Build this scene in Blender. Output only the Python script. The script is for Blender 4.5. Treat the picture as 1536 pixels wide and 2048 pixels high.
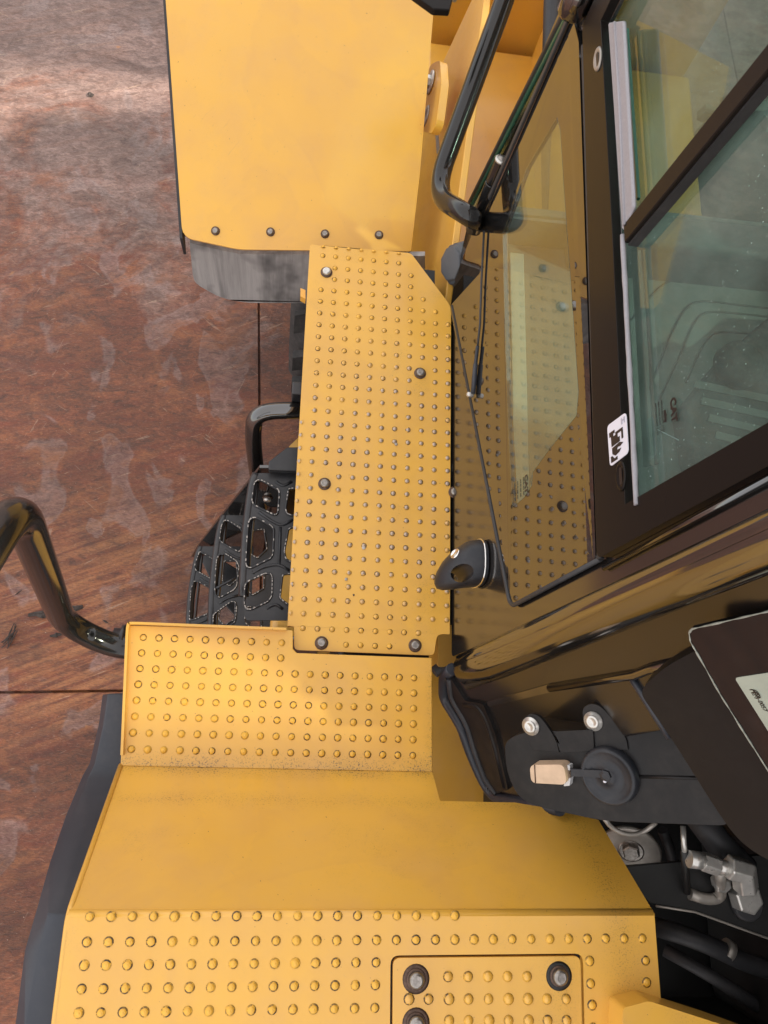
import bpy, bmesh, math, random
from mathutils import Vector, Matrix, Euler
from mathutils.geometry import tessellate_polygon
random.seed(7)
for o in list(bpy.data.objects): bpy.data.objects.remove(o)
scene = bpy.context.scene
COL = scene.collection

# ------------------------------------------------------------------ camera
F = 1540.0                                   # focal length in pixels of a 1536 x 2048 frame
CAM = Vector((0, 0, 2.934))
def rot3(a, b, c):
    return Matrix.Rotation(c, 3, 'Z') @ Matrix.Rotation(b, 3, 'Y') @ Matrix.Rotation(a, 3, 'X')
RW = rot3(-0.2675, 0.1192, -0.0599)          # world -> camera
cam_d = bpy.data.cameras.new('camera'); cam = bpy.data.objects.new('camera', cam_d); COL.objects.link(cam)
cam_d.sensor_fit = 'VERTICAL'; cam_d.sensor_height = 36; cam_d.lens = 36 * F / 2048
cam_d.clip_start = 0.02; cam_d.clip_end = 2000
cam.matrix_world = Matrix.Translation(CAM) @ RW.transposed().to_4x4()
scene.camera = cam

# ------------------------------------------------------------------ light
SUN_EL = math.radians(41); SUN_AZ = math.radians(-20)     # azimuth from +X towards +Y
sund = Vector((math.cos(SUN_EL)*math.cos(SUN_AZ), math.cos(SUN_EL)*math.sin(SUN_AZ), math.sin(SUN_EL)))
sl = bpy.data.lights.new('sun', 'SUN'); sl.energy = 3.8; sl.angle = math.radians(2.2); sl.color = (1, .93, .82)
so = bpy.data.objects.new('sun', sl); COL.objects.link(so)
so.rotation_euler = sund.to_track_quat('Z', 'Y').to_euler(); so.location = (6, -3, 8)
w = bpy.data.worlds.new('World'); scene.world = w; w.use_nodes = True
wn = w.node_tree.nodes; wl = w.node_tree.links
bg = wn['Background']; sky = wn.new('ShaderNodeTexSky'); sky.sky_type = 'NISHITA'; sky.sun_disc = False
sky.sun_elevation = SUN_EL; sky.sun_rotation = math.pi/2 - SUN_AZ
sky.dust_density = 1.2; sky.air_density = 1.0; sky.ozone_density = 0.4
hz = wn.new('ShaderNodeMix'); hz.data_type = 'RGBA'; hz.inputs[0].default_value = .62; hz.inputs[7].default_value = (7.0, 6.45, 5.85, 1)   # thin even veil of high cloud
wl.new(sky.outputs[0], hz.inputs[6]); wl.new(hz.outputs[2], bg.inputs[0]); bg.inputs[1].default_value = 0.15
vs = scene.view_settings; vs.view_transform = 'Standard'; vs.look = 'None'; vs.gamma = 1; vs.use_curve_mapping = False
vs.exposure = 1.18
scene.render.engine = 'CYCLES'

# ------------------------------------------------------------------ pixel -> place helpers
def ray(x, y): return RW.transposed() @ Vector(((x-768)/F, -(y-1024)/F, -1))
def P(x, y, z):
    v = ray(x, y); return CAM + v*((z-CAM.z)/v.z)
def PL(x, y, p0, n):
    v = ray(x, y); n = Vector(n); return CAM + v*((Vector(p0)-CAM).dot(n)/v.dot(n))
LEAN = 0.09
W0 = Vector((.314, 0, 1.5)); WN = Vector((-math.cos(LEAN), 0, math.sin(LEAN)))
def PW(x, y, off=0): return PL(x, y, W0 + WN*off, WN)
def WP(Y, z, off=0):                         # point of the cab side from its own Y and height
    return Vector((W0.x + math.tan(LEAN)*(z-1.5), Y, z)) + WN*off

# ------------------------------------------------------------------ mesh helpers
def link(o, parent=None):
    COL.objects.link(o)
    if parent: o.parent = parent
    return o
def tag(o, label=None, cat=None, group=None, kind=None):
    for k, v in (('label', label), ('category', cat), ('group', group), ('kind', kind)):
        if v: o[k] = v
    return o
def empty(name, loc=(0, 0, 0)):
    o = bpy.data.objects.new(name, None); o.location = loc; return link(o)
class MB:
    def __init__(s): s.v = []; s.f = []; s.m = []; s.s = []
    def add(s, vs, fs, mi=0, smooth=False):
        b = len(s.v); s.v += [Vector(p) for p in vs]
        for f in fs: s.f.append([b+i for i in f]); s.m.append(mi); s.s.append(smooth)
        return s
    def poly(s, outer, ext, holes=(), mi=0):
        """flat polygon with holes, extruded by the vector ext"""
        ext = Vector(ext); loops = [[Vector(p) for p in outer]] + [[Vector(p) for p in h] for h in holes]
        n = Vector((0, 0, 0)); L = loops[0]
        for i in range(len(L)): n += L[i].cross(L[(i+1) % len(L)])
        if n.dot(ext) > 0: loops[0].reverse(); n = -n
        for k in range(1, len(loops)):
            m = Vector((0, 0, 0)); H = loops[k]
            for i in range(len(H)): m += H[i].cross(H[(i+1) % len(H)])
            if m.dot(n) > 0: H.reverse()
        tri = tessellate_polygon(loops)
        flat = [p for l in loops for p in l]; N = len(flat)
        vs = flat + [p+ext for p in flat]; fs = []
        for t in tri:
            a, b, c = t; nn = (flat[b]-flat[a]).cross(flat[c]-flat[a])
            if nn.dot(n) < 0: a, c = c, a
            fs.append((a, b, c)); fs.append((N+c, N+b, N+a))
        k = 0
        for l in loops:
            m = len(l)
            for i in range(m):
                j = (i+1) % m; fs.append((k+j, k+i, N+k+i, N+k+j))
            k += m
        return s.add(vs, fs, mi)
    def box(s, lo, hi, mi=0):
        x0, y0, z0 = lo; x1, y1, z1 = hi
        vs = [(x0,y0,z0),(x1,y0,z0),(x1,y1,z0),(x0,y1,z0),(x0,y0,z1),(x1,y0,z1),(x1,y1,z1),(x0,y1,z1)]
        return s.add(vs, [(0,3,2,1),(4,5,6,7),(0,1,5,4),(1,2,6,5),(2,3,7,6),(3,0,4,7)], mi)
    def tube(s, pts, r, seg=20, mi=0, bend=0.0, caps=True, flat=1.0):
        pts = [Vector(p) for p in pts]
        if bend:
            q = [pts[0]]
            for i in range(1, len(pts)-1):
                a, b, c = pts[i-1], pts[i], pts[i+1]
                d1 = min(bend, (a-b).length*.49); d2 = min(bend, (c-b).length*.49)
                p1 = b+(a-b).normalized()*d1; p2 = b+(c-b).normalized()*d2
                for k in range(9):
                    t = k/8; q.append((1-t)**2*p1+2*t*(1-t)*b+t*t*p2)
            q.append(pts[-1]); pts = q
        rs = r if isinstance(r, (list, tuple)) else [r]*len(pts)
        t0 = (pts[1]-pts[0]).normalized()
        u = t0.cross(Vector((0.13, 0.21, 1))).normalized(); vs = []; fs = []
        for i, p in enumerate(pts):
            t = (pts[min(i+1, len(pts)-1)]-pts[max(i-1, 0)]).normalized()
            u = (u - t*u.dot(t)).normalized(); v = t.cross(u)
            for k in range(seg):
                a = 2*math.pi*k/seg; vs.append(p+(u*math.cos(a)+v*math.sin(a)*flat)*rs[i])
        for i in range(len(pts)-1):
            for k in range(seg):
                j = (k+1) % seg; fs.append((i*seg+k, i*seg+j, (i+1)*seg+j, (i+1)*seg+k))
        s.add(vs, fs, mi, True)
        if caps:
            b = len(s.v)-len(vs); n = len(pts)
            s.f.append([b+k for k in range(seg)][::-1]); s.m.append(mi); s.s.append(False)
            s.f.append([b+(n-1)*seg+k for k in range(seg)]); s.m.append(mi); s.s.append(False)
        return s
    def lathe(s, o, axis, prof, seg=24, mi=0, mis=None, smooth=True, phase=0):
        """profile of (radius, height) round an axis"""
        o = Vector(o); a = Vector(axis).normalized(); u = a.orthogonal().normalized(); v = a.cross(u); vs = []; 
        for (r, h) in prof:
            for k in range(seg):
                t = 2*math.pi*k/seg+phase; vs.append(o+a*h+(u*math.cos(t)+v*math.sin(t))*r)
        b = len(s.v); s.v += vs
        for i in range(len(prof)-1):
            for k in range(seg):
                j = (k+1) % seg; s.f.append([b+i*seg+k, b+i*seg+j, b+(i+1)*seg+j, b+(i+1)*seg+k])
                s.m.append(mis[i] if mis else mi); s.s.append(smooth)
        n = len(prof)
        if prof[-1][0] > 1e-6: s.f.append([b+(n-1)*seg+k for k in range(seg)]); s.m.append(mis[-1] if mis else mi); s.s.append(False)
        if prof[0][0] > 1e-6: s.f.append([b+k for k in range(seg)][::-1]); s.m.append(mis[0] if mis else mi); s.s.append(False)
        return s
    def loft(s, rings, mi=0, smooth=True, caps=True):
        n = len(rings[0]); b = len(s.v); s.v += [Vector(p) for r in rings for p in r]
        for i in range(len(rings)-1):
            for k in range(n):
                j = (k+1) % n; s.f.append([b+i*n+k, b+i*n+j, b+(i+1)*n+j, b+(i+1)*n+k]); s.m.append(mi); s.s.append(smooth)
        if caps:
            s.f.append([b+k for k in range(n)][::-1]); s.m.append(mi); s.s.append(smooth)
            s.f.append([b+(len(rings)-1)*n+k for k in range(n)]); s.m.append(mi); s.s.append(smooth)
        return s
    def mesh(s, name, mats, weld=0):
        me = bpy.data.meshes.new(name); me.from_pydata(s.v, [], s.f)
        for m in (mats if isinstance(mats, (list, tuple)) else [mats]): me.materials.append(m)
        for p, mi, sm in zip(me.polygons, s.m, s.s): p.material_index = mi; p.use_smooth = sm
        bm = bmesh.new(); bm.from_mesh(me)
        if weld: bmesh.ops.remove_doubles(bm, verts=bm.verts, dist=weld)
        bmesh.ops.recalc_face_normals(bm, faces=bm.faces); bm.to_mesh(me); bm.free()
        return me
    def build(s, name, mats, parent=None, bevel=0, seg=2, weld=0, ang=35):
        o = bpy.data.objects.new(name, s.mesh(name, mats, weld)); link(o, parent)
        if bevel:
            for p in o.data.polygons: p.use_smooth = True
            m = o.modifiers.new('bevel', 'BEVEL'); m.width = bevel; m.segments = seg; m.limit_method = 'ANGLE'
            m.angle_limit = math.radians(ang); m.harden_normals = True
        return o
def rounded(pts, r, n=4):
    """round the corners of a polygon (list of Vectors)"""
    out = []; N = len(pts)
    for i in range(N):
        a, b, c = Vector(pts[i-1]), Vector(pts[i]), Vector(pts[(i+1) % N])
        rr = r[i] if isinstance(r, (list, tuple)) else r
        if rr <= 0: out.append(b); continue
        d1 = min(rr, (a-b).length*.45); d2 = min(rr, (c-b).length*.45)
        p1 = b+(a-b).normalized()*d1; p2 = b+(c-b).normalized()*d2
        for k in range(n+1):
            t = k/n; out.append((1-t)**2*p1+2*t*(1-t)*b+t*t*p2)
    return out

# ------------------------------------------------------------------ materials
class NT:
    def __init__(s, name):
        s.m = bpy.data.materials.new(name); s.m.use_nodes = True; s.t = s.m.node_tree; s.n = s.t.nodes; s.l = s.t.links
        s.b = s.n['Principled BSDF']
        g = s.n.new('ShaderNodeNewGeometry'); s.pos = g.outputs['Position']
    def set(s, **k):
        for a, v in k.items():
            nm = {'rough': 'Roughness', 'metal': 'Metallic', 'ior': 'IOR', 'coat': 'Coat Weight', 'coatr': 'Coat Roughness', 'spec': 'Specular IOR Level', 'col': 'Base Color'}[a]
            if isinstance(v, (float, int)): s.b.inputs[nm].default_value = v
            elif isinstance(v, tuple): s.b.inputs[nm].default_value = (*v, 1)
            else: s.l.new(v, s.b.inputs[nm])
        return s
    def map(s, scale=(1, 1, 1), rot=(0, 0, 0), loc=(0, 0, 0), src=None):
        if any(rot):                       # turn first, then stretch
            r_ = s.n.new('ShaderNodeMapping'); r_.inputs['Rotation'].default_value = rot; s.l.new(src or s.pos, r_.inputs[0]); src = r_.outputs[0]; rot = (0, 0, 0)
        n = s.n.new('ShaderNodeMapping'); n.inputs['Scale'].default_value = scale; n.inputs['Rotation'].default_value = rot; n.inputs['Location'].default_value = loc
        s.l.new(src or s.pos, n.inputs[0]); return n.outputs[0]
    def noise(s, scale, detail=4, rough=.55, vec=None, dist=0):
        n = s.n.new('ShaderNodeTexNoise'); n.inputs['Scale'].default_value = scale; n.inputs['Detail'].default_value = detail
        n.inputs['Roughness'].default_value = rough; n.inputs['Distortion'].default_value = dist
        s.l.new(vec or s.pos, n.inputs['Vector']); return n.outputs[0]
    def vor(s, scale, vec=None, feature='F1', out=0):
        n = s.n.new('ShaderNodeTexVoronoi'); n.feature = feature; n.inputs['Scale'].default_value = scale
        s.l.new(vec or s.pos, n.inputs['Vector']); return n.outputs[out]
    def ramp(s, fac, stops):
        n = s.n.new('ShaderNodeValToRGB'); e = n.color_ramp.elements
        while len(e) > 1: e.remove(e[0])
        for i, (p, c) in enumerate(stops):
            x = e[0] if i == 0 else e.new(p)
            x.position = p; x.color = (*c, 1) if isinstance(c, tuple) else (c, c, c, 1)
        s.l.new(fac, n.inputs[0]); return n.outputs[0]
    def mix(s, fac, a, b, mode='MIX'):
        n = s.n.new('ShaderNodeMix'); n.data_type = 'RGBA'; n.blend_type = mode
        for i, v in ((0, fac), (6, a), (7, b)):
            if isinstance(v, (float, int)): n.inputs[i].default_value = v if i == 0 else (v, v, v, 1)
            elif isinstance(v, tuple): n.inputs[i].default_value = (*v, 1)
            else: s.l.new(v, n.inputs[i])
        return n.outputs[2]
    def math(s, op, a, b=0.0, c=None):
        n = s.n.new('ShaderNodeMath'); n.operation = op
        for i, v in enumerate((a, b) if c is None else (a, b, c)):
            if isinstance(v, (float, int)): n.inputs[i].default_value = v
            else: s.l.new(v, n.inputs[i])
        return n.outputs[0]
    def xyz(s):
        n = s.n.new('ShaderNodeSeparateXYZ'); s.l.new(s.pos, n.inputs[0]); return n.outputs
    def bump(s, h, strength=.2, dist=.002, prev=None):
        n = s.n.new('ShaderNodeBump'); n.inputs['Strength'].default_value = strength; n.inputs['Distance'].default_value = dist
        s.l.new(h, n.inputs['Height']); 
        if prev: s.l.new(prev, n.inputs['Normal'])
        s.l.new(n.outputs[0], s.b.inputs['Normal']); return n.outputs[0]

YEL = (.765, .41, .046)
def yellow(name, dirt=.35, bands=(), base=YEL, rough=.34):
    t = NT(name)
    v = t.noise(3.0, 3); c = t.mix(t.ramp(v, [(.35, 0.0), (.7, 1.0)]), base, (base[0]*.93, base[1]*.93, base[2]*1.15))
    f = t.noise(11, 5); c = t.mix(t.math('MULTIPLY', t.ramp(f, [(.42, 0.0), (.70, 1.0)]), .42), c, (.62, .33, .09))
    wm = t.noise(3.6, 4, .5, t.map(loc=(6, 2, 3)), dist=1.0); c = t.mix(t.math('MULTIPLY', t.ramp(wm, [(.52, 0.0), (.545, 1.0), (.62, .5)]), .16), c, (.58, .30, .07))
    # speckled grime that gathers in patches, and along the seams given as bands
    spk = t.ramp(t.noise(420, 2, .6), [(.56, 0.0), (.66, 1.0)])
    patch = t.ramp(t.noise(7, 5, .65), [(.55, 0.0), (.75, 1.0)])
    amt = t.math('MULTIPLY', patch, dirt)
    ax = t.xyz()
    for axis, pos, wd, a in bands:
        d = t.math('ABSOLUTE', t.math('SUBTRACT', ax[axis], pos))
        g = t.math('MAXIMUM', t.math('SUBTRACT', 1.0, t.math('DIVIDE', d, wd)), 0.0)
        g = t.math('MULTIPLY', t.math('POWER', g, 1.5), t.math('MULTIPLY_ADD', t.ramp(t.noise(14, 4), [(.3, 0.0), (.7, 1.0)]), a, a*.3))
        amt = t.math('MAXIMUM', amt, g)
    c = t.mix(t.math('MULTIPLY', amt, t.math('MULTIPLY_ADD', spk, .75, .15)), c, (.055, .038, .022))
    # thin scratches
    sc = t.noise(60, 2, .5, t.map((1, 12, 1), (0, 0, .6)))
    c = t.mix(t.math('MULTIPLY', t.ramp(sc, [(.70, 0.0), (.74, 1.0)]), .25), c, (.45, .28, .12))
    # dry dust film and boot scuffs
    dust = t.math('MULTIPLY', t.ramp(t.noise(5, 6, .7, dist=.5), [(.42, 0.0), (.72, 1.0)]), t.math('MULTIPLY_ADD', t.noise(160, 3, .7), .5, .1))
    c = t.mix(t.math('MULTIPLY', dust, .34), c, (.64, .42, .18))
    sc3 = t.noise(45, 3, .6, t.map((.5, 7, 1), (0, 0, -.9), (2, 5, 1)), dist=.6)
    c = t.mix(t.math('MULTIPLY', t.math('MULTIPLY', t.ramp(sc3, [(.64, 0.0), (.70, 1.0)]), patch), .5), c, (.34, .20, .08))
    chip = t.ramp(t.noise(210, 2, .5, t.map(loc=(4, 4, 4))), [(.755, 0.0), (.77, 1.0)])
    c = t.mix(t.math('MULTIPLY', chip, .8), c, (.09, .05, .03))
    r = t.math('ADD', t.math('MULTIPLY_ADD', t.noise(30, 4), .2, rough-.10), t.math('MULTIPLY', dust, .35))
    t.set(col=c, rough=r, coat=.35, coatr=.14)
    b1 = t.bump(t.noise(900, 2), .06, .0006); t.bump(t.noise(5, 2, .4), .35, .006, b1)
    return t.m
def black(name, col=(.011, .010, .0095), rough=.1, spec=.5, noise=.05, ior=1.5, dust=0.0, dcol=(.16, .14, .13)):
    t = NT(name); c = col
    if dust:
        d = t.ramp(t.noise(9, 6, .65), [(.38, 0.0), (.75, 1.0)])
        d2 = t.ramp(t.noise(60, 5, .7), [(.4, .3), (.7, 1.0)])
        c = t.mix(t.math('MULTIPLY', t.math('MULTIPLY', d, d2), dust), col, dcol)
    r = t.math('MULTIPLY_ADD', t.noise(25, 4), noise, max(0.0, rough-noise*.5))
    t.set(col=c, rough=r, spec=spec, ior=ior); return t.m
def glass(name, tint=(.80, .90, .86), dust=.05, dcol=(.5, .6, .55), ior=1.52, speck=.5):
    t = NT(name); n = t.n; l = t.l; n.remove(t.b); out = [x for x in n if x.type == 'OUTPUT_MATERIAL'][0]
    tr = n.new('ShaderNodeBsdfTransparent'); tr.inputs[0].default_value = (*tint, 1)
    gl = n.new('ShaderNodeBsdfGlossy'); gl.inputs['Roughness'].default_value = .02; gl.inputs[0].default_value = (1, 1, 1, 1)
    fr = n.new('ShaderNodeLayerWeight'); fr.inputs[0].default_value = .5; f0 = ((ior-1)/(ior+1))**2
    frv = t.math('MULTIPLY_ADD', t.math('POWER', fr.outputs['Facing'], 5.0), 1-f0, f0)      # Schlick, same from both faces
    m1 = n.new('ShaderNodeMixShader'); l.new(frv, m1.inputs[0]); l.new(tr.outputs[0], m1.inputs[1]); l.new(gl.outputs[0], m1.inputs[2])
    df = n.new('ShaderNodeBsdfDiffuse'); df.inputs[0].default_value = (*dcol, 1)
    sp = t.math('MULTIPLY', t.ramp(t.noise(330, 3, .6), [(.66, 0.0), (.74, 1.0)]), t.ramp(t.noise(9, 3), [(.45, 0.0), (.65, speck)]))
    film = t.math('MULTIPLY_ADD', t.ramp(t.noise(6, 5, .6), [(.35, 0.0), (.75, 1.0)]), dust*1.4, dust*.4)
    m2 = n.new('ShaderNodeMixShader'); l.new(t.math('MAXIMUM', sp, film), m2.inputs[0]); l.new(m1.outputs[0], m2.inputs[1]); l.new(df.outputs[0], m2.inputs[2])
    l.new(m2.outputs[0], out.inputs[0]); return t.m
def plain(name, col, rough=.5, metal=0.0, spec=.5, var=.25, scale=40, bump=0):
    t = NT(name); f = t.noise(scale, 5, .6)
    c = t.mix(t.ramp(f, [(.3, 0.0), (.7, 1.0)]), col, tuple(x*(1-var) for x in col))
    t.set(col=c, rough=t.math('MULTIPLY_ADD', f, .2, max(.02, rough-.1)), metal=metal, spec=spec)
    if bump: t.bump(t.noise(scale*4, 4), bump, .002)
    return t.m

def rust_ground():
    t = NT('rusted_steel_plate')
    y = t.xyz()
    mid = t.noise(2.4, 8, .68, dist=.8)
    grain = t.noise(26, 9, .76, t.map((.7, 1.5, 1), (0, 0, -.05)), dist=1.0)        # rolled scale
    ripple = t.noise(120, 6, .7, t.map((.55, 1.9, 1), (0, 0, .05)), dist=.7)
    # grey mill scale far off, red brown rust nearer
    g = t.math('ADD', t.math('MULTIPLY_ADD', y[1], -.40, 1.30), t.math('MULTIPLY', t.math('SUBTRACT', mid, .5), 2.0))
    gm = t.ramp(g, [(.36, 0.0), (.64, 1.0)])
    gr = t.ramp(grain, [(.36, 0.0), (.64, 1.0)])
    oxide = t.mix(gr, (.120, .066, .052), (.38, .255, .215))
    rust = t.mix(gr, (.060, .016, .007), (.285, .084, .032))
    c = t.mix(gm, oxide, rust)
    red = t.ramp(t.noise(3.4, 8, .72, t.map((.6, 2.0, 1), (0, 0, -.12), (4, 1, 0)), dist=1.0), [(.50, 0.0), (.64, 1.0)])
    c = t.mix(t.math('MULTIPLY', red, t.math('MULTIPLY_ADD', gm, .72, .15)), c, (.165, .030, .011))
    # orange rust dragged in slanting streaks
    streak = t.noise(9, 8, .66, t.map((.22, 4.2, 1), (0, 0, -.40)), dist=.35)
    area = t.math('MULTIPLY', t.ramp(t.noise(1.6, 5, .55, t.map(loc=(1.7, 2.2, 0))), [(.34, .2), (.56, 1.0)]), t.ramp(t.math('MULTIPLY_ADD', y[1], .4, .2), [(.14, .25), (.22, 1.0), (.44, 1.0), (.62, .15)]))
    c = t.mix(t.math('MULTIPLY', t.math('MULTIPLY', t.ramp(streak, [(.44, 0.0), (.62, 1.0)]), area), 1.0), c, (.37, .145, .052))
    # dried puddles: bluish grey film with sharp wandering edges
    pool = t.noise(4.2, 3, .45, t.map((1.15, .9, 1), loc=(5.3, 1.1, 0)), dist=.9)
    near = t.math('SUBTRACT', 1.0, t.math('MINIMUM', t.math('MULTIPLY', t.math('ABSOLUTE', t.math('ADD', y[0], .48)), 1.5), 1.0))
    lev = t.math('MULTIPLY_ADD', near, .10, pool)
    body = t.ramp(lev, [(.615, 0.0), (.655, 1.0)]); rim = t.ramp(lev, [(.635, 0.0), (.65, 1.0), (.66, 1.0), (.685, 0.0)])
    c = t.mix(t.math('MULTIPLY', body, t.math('MULTIPLY_ADD', gr, .30, .08)), c, (.31, .255, .25))
    c = t.mix(t.math('MULTIPLY', rim, .10), c, (.42, .35, .33))
    dark = t.ramp(t.noise(7.5, 8, .72, t.map((.8, 1.8, 1), loc=(2, 9, 0)), dist=.8), [(.50, 0.0), (.68, 1.0)])
    c = t.mix(t.math('MULTIPLY', dark, .7), c, (.085, .036, .024))
    for sc_, rot_, thr, lo_, am in ((24, -.45, .70, (3, 8, 0), .45), (22, .6, .72, (5, 2, 0), .35), (30, 1.9, .73, (1, 6, 0), .35)):
        sc = t.noise(sc_, 2, .5, t.map((.28, 2.8, 1), (0, 0, rot_), lo_), dist=.7)
        c = t.mix(t.math('MULTIPLY', t.ramp(sc, [(thr, 0.0), (thr+.02, 1.0)]), am), c, (.48, .33, .23))
    pits = t.ramp(ripple, [(.50, 0.0), (.62, 1.0)])
    c = t.mix(t.math('MULTIPLY', t.ramp(ripple, [(.36, 1.0), (.47, 0.0)]), .25), c, (.40, .245, .175))
    orange = t.ramp(t.noise(5.5, 7, .7, t.map((.8, 1.5, 1), (0, 0, -.3), (2, 7, 0)), dist=.7), [(.52, 0.0), (.66, 1.0)])
    c = t.mix(t.math('MULTIPLY', orange, t.math('MULTIPLY_ADD', gm, .5, .1)), c, (.36, .125, .040))
    c = t.mix(t.math('MULTIPLY', pits, .55), c, (.085, .038, .026))
    tone = t.ramp(t.noise(1.7, 6, .62, t.map((.8, 1.5, 1), (0, 0, -.2), (11, 4, 0)), dist=.8), [(.34, .62), (.66, 1.22)])
    c = t.mix(1.0, c, tone, 'MULTIPLY')
    fleck = t.ramp(t.noise(120, 2, .5, t.map(loc=(3, 3, 0))), [(.73, 0.0), (.76, 1.0)])
    c = t.mix(t.math('MULTIPLY', fleck, .55), c, (.58, .44, .34))
    spot = t.ramp(t.noise(13, 2, .5, t.map(loc=(8, 1, 0))), [(.74, 0.0), (.80, 1.0)])
    c = t.mix(t.math('MULTIPLY', spot, .7), c, (.50, .20, .05))
    t.set(col=c, rough=t.math('MULTIPLY_ADD', grain, .42, .16), spec=.5)
    t.bump(t.math('ADD', t.math('MULTIPLY', grain, .6), t.math('MULTIPLY', ripple, -.5)), 1.0, .009)
    return t.m

def flap_mat():
    t = NT('dusty_mud_flap'); a = t.noise(20, 6, .65, t.map((2.2, 1, .12))); b = t.noise(5, 4, .6, t.map((1, 1, .7), loc=(3, 1, 2)))
    f = t.math('MULTIPLY', t.ramp(a, [(.30, .45), (.62, 1.0)]), t.ramp(b, [(.38, .25), (.50, 1.0)]))
    t.set(col=t.mix(f, (.05, .05, .052), (.44, .43, .42)), rough=.75); return t.m

M = dict(
 ground=rust_ground(),
 yel=yellow('yellow_paint'), yelclean=yellow('yellow_paint_clean', .10),
 gloss=black('gloss_black_paint', rough=.07, spec=.9, noise=.03, ior=1.7),
 panel=black('satin_black_panel', (.012, .0105, .010), rough=.15, spec=.9, noise=.05, ior=1.85),
 frit=black('black_glass_border', (.008, .008, .008), rough=.02, spec=.9, noise=.01, ior=1.9),
 frame=black('black_frame_paint', (.013, .011, .010), rough=.26, spec=.12, noise=.06),
 rubber=black('black_rubber', (.022, .023, .026), rough=.55, noise=.1, dust=.25),
 flare=black('rubber_flare', (.020, .024, .034), rough=.42, noise=.12, dust=.18),
 flap=flap_mat(),
 tank=black('black_moulded_plastic', (.009, .0085, .009), spec=.22, rough=.40, noise=.14, dust=.55, dcol=(.060, .050, .044)),
 cap=black('black_cap_plastic', (.014, .016, .021), spec=.35, rough=.42, noise=.1, dust=.3),
 step=black('black_step_paint', (.016, .017, .020), rough=.34, noise=.12, dust=.22),
 dark=black('dark_engine_bay', (.008, .008, .008), rough=.5, noise=.1, dust=.4, dcol=(.03, .028, .026)),
 tyre=black('tyre_rubber', (.02, .02, .02), rough=.8, noise=.1, dust=.6),
 steel=plain('zinc_steel', (.62, .60, .56), .30, .65, scale=60),
 steeld=plain('dulled_steel', (.40, .37, .33), .45, .5, scale=60),
 chrome=plain('chrome', (.8, .79, .77), .12, 1.0, var=.1),
 worn=plain('bare_worn_metal', (.50, .46, .42), .45, .5, scale=300),
 boltrust=plain('rusty_washer', (.14, .085, .06), .55, .5, scale=200, var=.5),
 boltdark=plain('weathered_bolt', (.36, .33, .30), .34, .85, scale=200, var=.5),
 seal=plain('grey_sealant', (.33, .32, .345), .55, 0, scale=300, var=.12, bump=.3),
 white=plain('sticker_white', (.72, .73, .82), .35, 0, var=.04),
 ink=plain('sticker_ink', (.02, .016, .016), .4),
 inkg=plain('sticker_grey_ink', (.45, .46, .55), .4),
 tan=plain('tan_plastic', (.60, .43, .29), .5, 0, scale=60, var=.18, bump=.1),
 pale=plain('pale_plastic', (.62, .62, .62), .5, var=.1),
 mat=plain('grey_floor_mat', (.24, .26, .245), .6, 0, scale=25, var=.2, bump=.15),
 groove=plain('floor_mat_groove', (.10, .11, .10), .7),
 dash=plain('dark_interior_plastic', (.13, .14, .135), .6, 0, scale=60, var=.2), sill_lit=plain('sunlit_sill_pale', (.66, .68, .60), .6, 0, scale=200, var=.12),
 seat=plain('dark_seat_fabric', (.05, .055, .055), .8, 0, scale=80, var=.4),
 alu=plain('pale_channel', (.50, .53, .50), .4, .3, var=.1),
 wood=plain('weathered_bark', (.075, .058, .050), .9, 0, scale=90, var=.6, bump=.6),
 stone=plain('pale_chip', (.55, .50, .45), .8, 0, scale=200),
 labelpale=plain('clear_glass_label', (.36, .40, .33), .5, 0, var=.1),
 warn=plain('warning_decal_yellow', (.8, .62, .02), .4, var=.05),
 edge=plain('chipped_glass_edge', (.40, .42, .36), .4, 0, scale=150, var=.5),
 green=plain('green_glass_edge', (.03, .12, .08), .1, 0, var=.2),
 glass=glass('tinted_cab_glass', (.74, .85, .81), .085, dcol=(.42, .56, .52), ior=1.55, speck=.8), glassl=glass('door_glass', (.88, .95, .92), .012, speck=.08, ior=1.75),
 stopr=black('grey_rubber_stop', (.075, .08, .09), rough=.6, noise=.1, dust=.3, dcol=(.2, .2, .2)),
 cpanel=black('satin_corner_panel', (.012, .0105, .010), rough=.2, spec=.6, noise=.08, ior=1.6),
 matte=black('matte_black_panel', (.011, .0105, .011), rough=.42, spec=.15, noise=.1, dust=.2, dcol=(.05, .045, .04)),
 post=black('gloss_post_paint', (.012, .011, .010), rough=.09, spec=1.0, noise=.03, ior=2.0),
 cglass=black('dark_corner_glass', (.010, .009, .008), rough=.05, spec=.5, noise=.02, ior=1.4),
 rail=black('black_rail_paint', (.012, .0115, .011), rough=.13, spec=.5, noise=.05, dust=.05),
 glassf=glass('far_window_glass', (.40, .45, .42), .02), glassdim=glass('sun_dimming_glass', (.50, .52, .48), .02), glassr=glass('rear_window_glass', (.17, .20, .18), .03),
)

# ================================================================== the setting
ground = MB().add([(-150, -150, -.024), (150, -150, -.024), (150, 150, -.024), (-150, 150, -.024)], [(0, 1, 2, 3)]).build('ground', M['ground'])
tag(ground, 'rust brown steel plated ground around the machine', kind='structure')
e1 = Vector((math.cos(.045), math.sin(.045), 0)); e2 = Vector((-.075, .997, 0)).normalized()
O = Vector((-.07, .104, 0))
for i in range(-3, 3):
    for j in range(-2, 3):
        sh = -1.15 if j < 0 else 0
        a0, a1 = i*2.4+sh+.004, (i+1)*2.4+sh-.004; b0, b1 = j*6+.004, (j+1)*6-.004
        q = [O+e1*a0+e2*b0, O+e1*a1+e2*b0, O+e1*a1+e2*b1, O+e1*a0+e2*b1]
        MB().poly(q, (0, 0, -.02)).build('steel_plate', M['ground'], ground, bevel=.004)

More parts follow.
